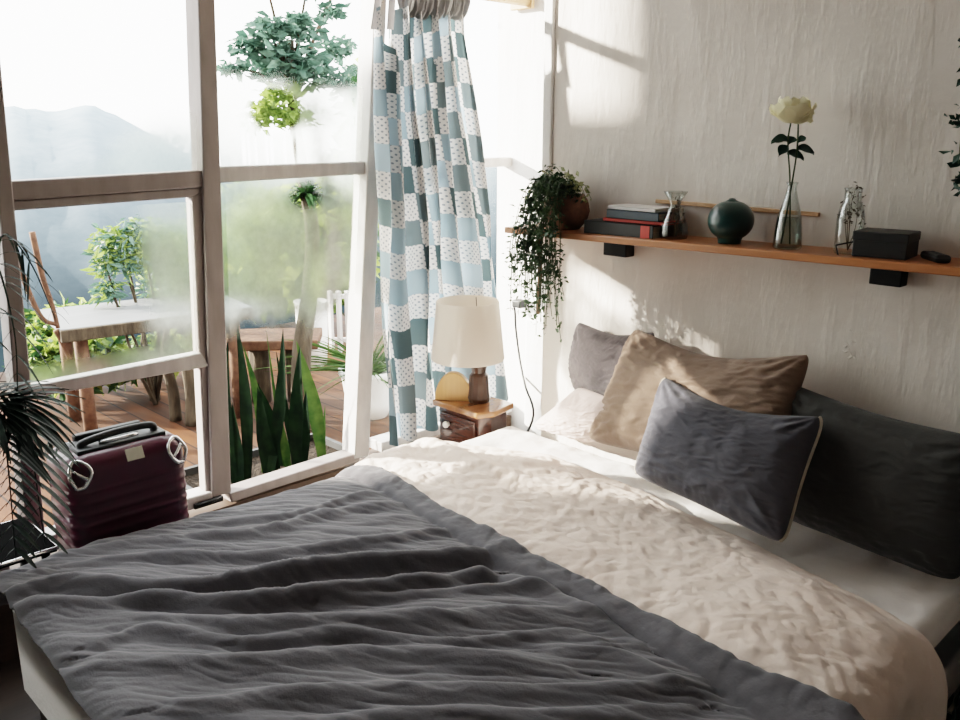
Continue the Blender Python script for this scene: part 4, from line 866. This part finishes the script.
p0 = onz(314, 364, .0); s = 1/ppm(p0); tpot = thing('tall_planter', 'tall cream planter standing behind the tree trunk on the deck', 'planter', tuple(p0))
G().lathe([(.001, 0), (13*s, 0), (15*s, 30*s), (16*s, 62*s), (17*s, 64*s), (15*s, 64*s), (14*s, 50*s), (.001, 50*s)], p0, 30).build('pot', M['porcelain'], tpot, True); G().lathe([(.001, 50.3*s), (14*s, 50.5*s), (.001, 53*s)], p0, 20).build('soil', M['soil'], tpot)
# pale slatted screen
sl = onz(345, 352, .0); sr = thing('slatted_screen', 'pale slatted timber screen at the end of the deck', 'screen', tuple(sl)); s = 1/ppm(sl); g = G()
for i in range(4):
    c0 = sl+RT*((i-1.5)*8.5*s); bevel(G().box(c0[0]-2.6*s, c0[0]+2.6*s, c0[1]-.012, c0[1]+.012, 0, 62*s).build('slat', M['frame_light'], sr), .003)
for z in (10*s, 54*s): G().prism([sl-RT*16*s+[0, 0, z], sl+RT*16*s+[0, 0, z], sl+RT*16*s+[0, 0, z+4*s], sl-RT*16*s+[0, 0, z+4*s]], (-.02, .03, 0)).build('crossbar', M['frame_light'], sr)
# table with a pale top
M['pale_board'] = wood('pale_grey_board', (.12, .125, .13), (.18, .185, .19), 1, 10, .7)
zt3 = .62; A_ = onz(60, 334, zt3); B_ = onz(190, 318, zt3); d = B_-A_; d /= np.linalg.norm(d); nb_ = np.array([-d[1], d[0], 0]); nb_ = nb_ if nb_[0] < 0 else -nb_
tt = thing('outdoor_table', 'rustic outdoor table with pale grey top beyond the left window', 'table', tuple((A_+B_)/2*[1, 1, 0])); Bq = A_+d*1.0
wdt = .62
bevel(G().prism([A_, Bq, Bq+nb_*wdt, A_+nb_*wdt], (0, 0, .02)).build('tabletop', M['pale_board'], tt), .004)
bevel(G().prism([A_+[0, 0, -.045]-nb_*.02, Bq+[0, 0, -.045]-nb_*.02, Bq-nb_*.02+[0, 0, .018], A_-nb_*.02+[0, 0, .018]], nb_*.035).build('apron', M['bark'], tt), .005)
for q in (A_+d*.10+nb_*.05, A_+d*.12+nb_*(wdt-.08), Bq-d*.1+nb_*.05, Bq-d*.1+nb_*(wdt-.08)): G().tube([q*[1, 1, 0], q-[0, 0, .3], q-[0, 0, .0]], .035, 10).build('leg', M['bark_red'], tt, True)
# rustic stool posts seen under the rail
for i, (px, py, px2, py2, lab) in enumerate([(155, 400, 148, 352, 'short bark covered post standing on the deck, left of three'), (176, 420, 165, 362, 'slim bark covered post standing on the deck, middle of three'), (194, 424, 186, 358, 'thick bark covered post standing on the deck, nearest the mullion')]):
    b0 = onz(px, py, 0); t0 = onx(px2, py2, b0[0]-.02)
    o = G().tube(bez([b0, (b0+t0)/2+[.01, .01, 0], t0], 10), np.linspace(.05 if i == 2 else .034, .035 if i == 2 else .028, 10), 12).build('timber_post', M['bark'], None, True); tag(o, lab, 'post', 'bark posts on the deck')
# leaning rustic branches by the table
for i, (pp, lab) in enumerate([([(18, 262), (28, 290), (42, 318), (58, 325)], 'curved reddish branch leaning at the left end of the table'), ([(32, 232), (42, 275), (52, 305), (58, 328)], 'straight reddish branch leaning above the table corner'), ([(56, 330), (62, 342), (70, 360)], 'short dark branch propped under the table corner')]):
    x = A_[0]-.02; c_ = bez([onx(a, b, x) for a, b in pp], 16); o = G().tube(c_, np.linspace(.015, .011, 16), 8).build('branch', M['bark_red'], None, True); tag(o, lab, 'branch', 'branches leaning on the outdoor table')
# low rustic bench behind the snake plants
b0, b1 = onz(228, 352, .35), onz(318, 350, .35); bn = thing('deck_bench', 'low rough log bench on the deck behind the snake plants', 'bench', tuple((b0+b1)/2*[1, 1, 0]))
d = (b1-b0)/np.linalg.norm(b1-b0); nb_ = np.array([-d[1], d[0], 0]); nb_ = nb_ if nb_[0] < 0 else -nb_
bevel(G().prism([b0, b1, b1+nb_*.35, b0+nb_*.35], (0, 0, .06)).build('seat', M['bark_red'], bn), .01)
for q in (b0+d*.15+nb_*.15, b1-d*.15+nb_*.15): G().tube([q*[1, 1, 0], q], .06, 12).build('leg', M['bark'], bn, True)
# hillsides
g = G(); az = np.linspace(math.radians(28), math.radians(100), 140); dd = np.linspace(0, 1, 60); Az, Dd = np.meshgrid(az, dd, indexing='ij')
ridge = 4.2+fbm(np.degrees(az)*.3, az*0, 4)*1.5-np.maximum(0, (np.degrees(70)-0)*0)-sstep(math.radians(69), math.radians(61), az)*8.0
Rr = 30+110*Dd; Z = -16+(ridge[:, None]+16)*sstep(0, 1, Dd)**.9+fbm(Az*20, Dd*6, 3)*.9*np.sin(Dd*PI)
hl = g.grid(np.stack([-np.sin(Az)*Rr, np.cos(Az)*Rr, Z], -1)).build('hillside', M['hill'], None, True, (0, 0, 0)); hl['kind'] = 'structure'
g = G(); xs = np.linspace(-30, -6.4, 30); ys = np.linspace(-20, 34, 40); X_, Y_ = np.meshgrid(xs, ys, indexing='ij'); Z_ = -.15-.62*np.maximum(0, -6.4-X_)+fbm(X_*.3, Y_*.3, 3)*.4*sstep(-6.4, -9, X_)
struct(g.grid(np.stack([X_, Y_, Z_], -1)).build('ground', M['ground'], None, True, (0, 0, 0)))
hs = ray(12, 124); hs = CAM+hs*118; fh = thing('hill_house', 'pale house on the hazy ridge at the far left', 'house', (hs[0], hs[1], hs[2]-3))
w_ = 2.3; a_ = RT*w_; e_ = np.array([-RT[1], RT[0], 0])*2.5
G().prism([hs-a_+[0, 0, -3], hs+a_+[0, 0, -3], hs+a_+[0, 0, 1.0], hs-a_+[0, 0, 1.0]], e_).build('walls', M['far_white'], fh); G().prism([hs-a_*1.1+[0, 0, 1.0], hs+a_*1.1+[0, 0, 1.0], hs+[0, 0, 2.1]], e_).build('roof', M['far_roof'], fh)
for k_ in (-.5, .3): G().prism([hs+a_*k_-e_*.01+[0, 0, -.5], hs+a_*(k_+.3)-e_*.01+[0, 0, -.5], hs+a_*(k_+.3)-e_*.01+[0, 0, .4], hs+a_*k_-e_*.01+[0, 0, .4]], -e_*.01).build('window', M['far_roof'], fh)
# added sun blocker, unseen to the left, shaped to shade most of the room
ob = thing('sun_blocker', 'added sun blocking volume beyond the deck at the far left, outside the frame', 'blocker', (-6.9, -4, 0))
G().box(-7.6, -6.45, -8, -2.22, 0, 3.3).build('walls', M['blocker_render'], ob); G().box(-7.75, -6.2, -8.1, -1.33, 3.2, 3.62).build('blocker_slab', M['far_roof'], ob); G().box(-7.75, -6.25, -8.1, -1.66, 3.62, 5.6).build('blocker_top', M['blocker_render'], ob)

# ------------------------------------------------------------------ light
sd = np.array([1, .70, -.36]); sun = bpy.data.lights.new('sun', 'SUN'); sun.energy = 11.0; sun.angle = math.radians(1.1); sun.color = (1, .9, .78)
so = bpy.data.objects.new('sun', sun); COL.objects.link(so); so.rotation_euler = Vector(sd).to_track_quat('-Z', 'Y').to_euler()
w = bpy.data.worlds.new('world'); SC.world = w; w.use_nodes = True; nt = w.node_tree; nt.nodes.clear()
out = nt.nodes.new('ShaderNodeOutputWorld'); bg = nt.nodes.new('ShaderNodeBackground'); tc = nt.nodes.new('ShaderNodeTexCoord'); sp = nt.nodes.new('ShaderNodeSeparateXYZ'); rp = nt.nodes.new('ShaderNodeValToRGB')
rp.color_ramp.elements[0].position = .0; rp.color_ramp.elements[0].color = (1, .985, .96, 1); rp.color_ramp.elements[1].position = .8; rp.color_ramp.elements[1].color = (.93, .95, .97, 1)
nt.links.new(tc.outputs['Generated'], sp.inputs[0]); nt.links.new(sp.outputs[2], rp.inputs[0]); nt.links.new(rp.outputs[0], bg.inputs[0]); bg.inputs[1].default_value = 2.6; nt.links.new(bg.outputs[0], out.inputs[0])
SC.view_settings.view_transform = 'Filmic'; SC.view_settings.look = 'Medium High Contrast'; SC.view_settings.exposure = 1.75
cy_ = SC.cycles; cy_.max_bounces = 10; cy_.transparent_max_bounces = 16; cy_.caustics_reflective = False; cy_.sample_clamp_indirect = 6
try: cy_.use_denoising = True
except Exception: pass
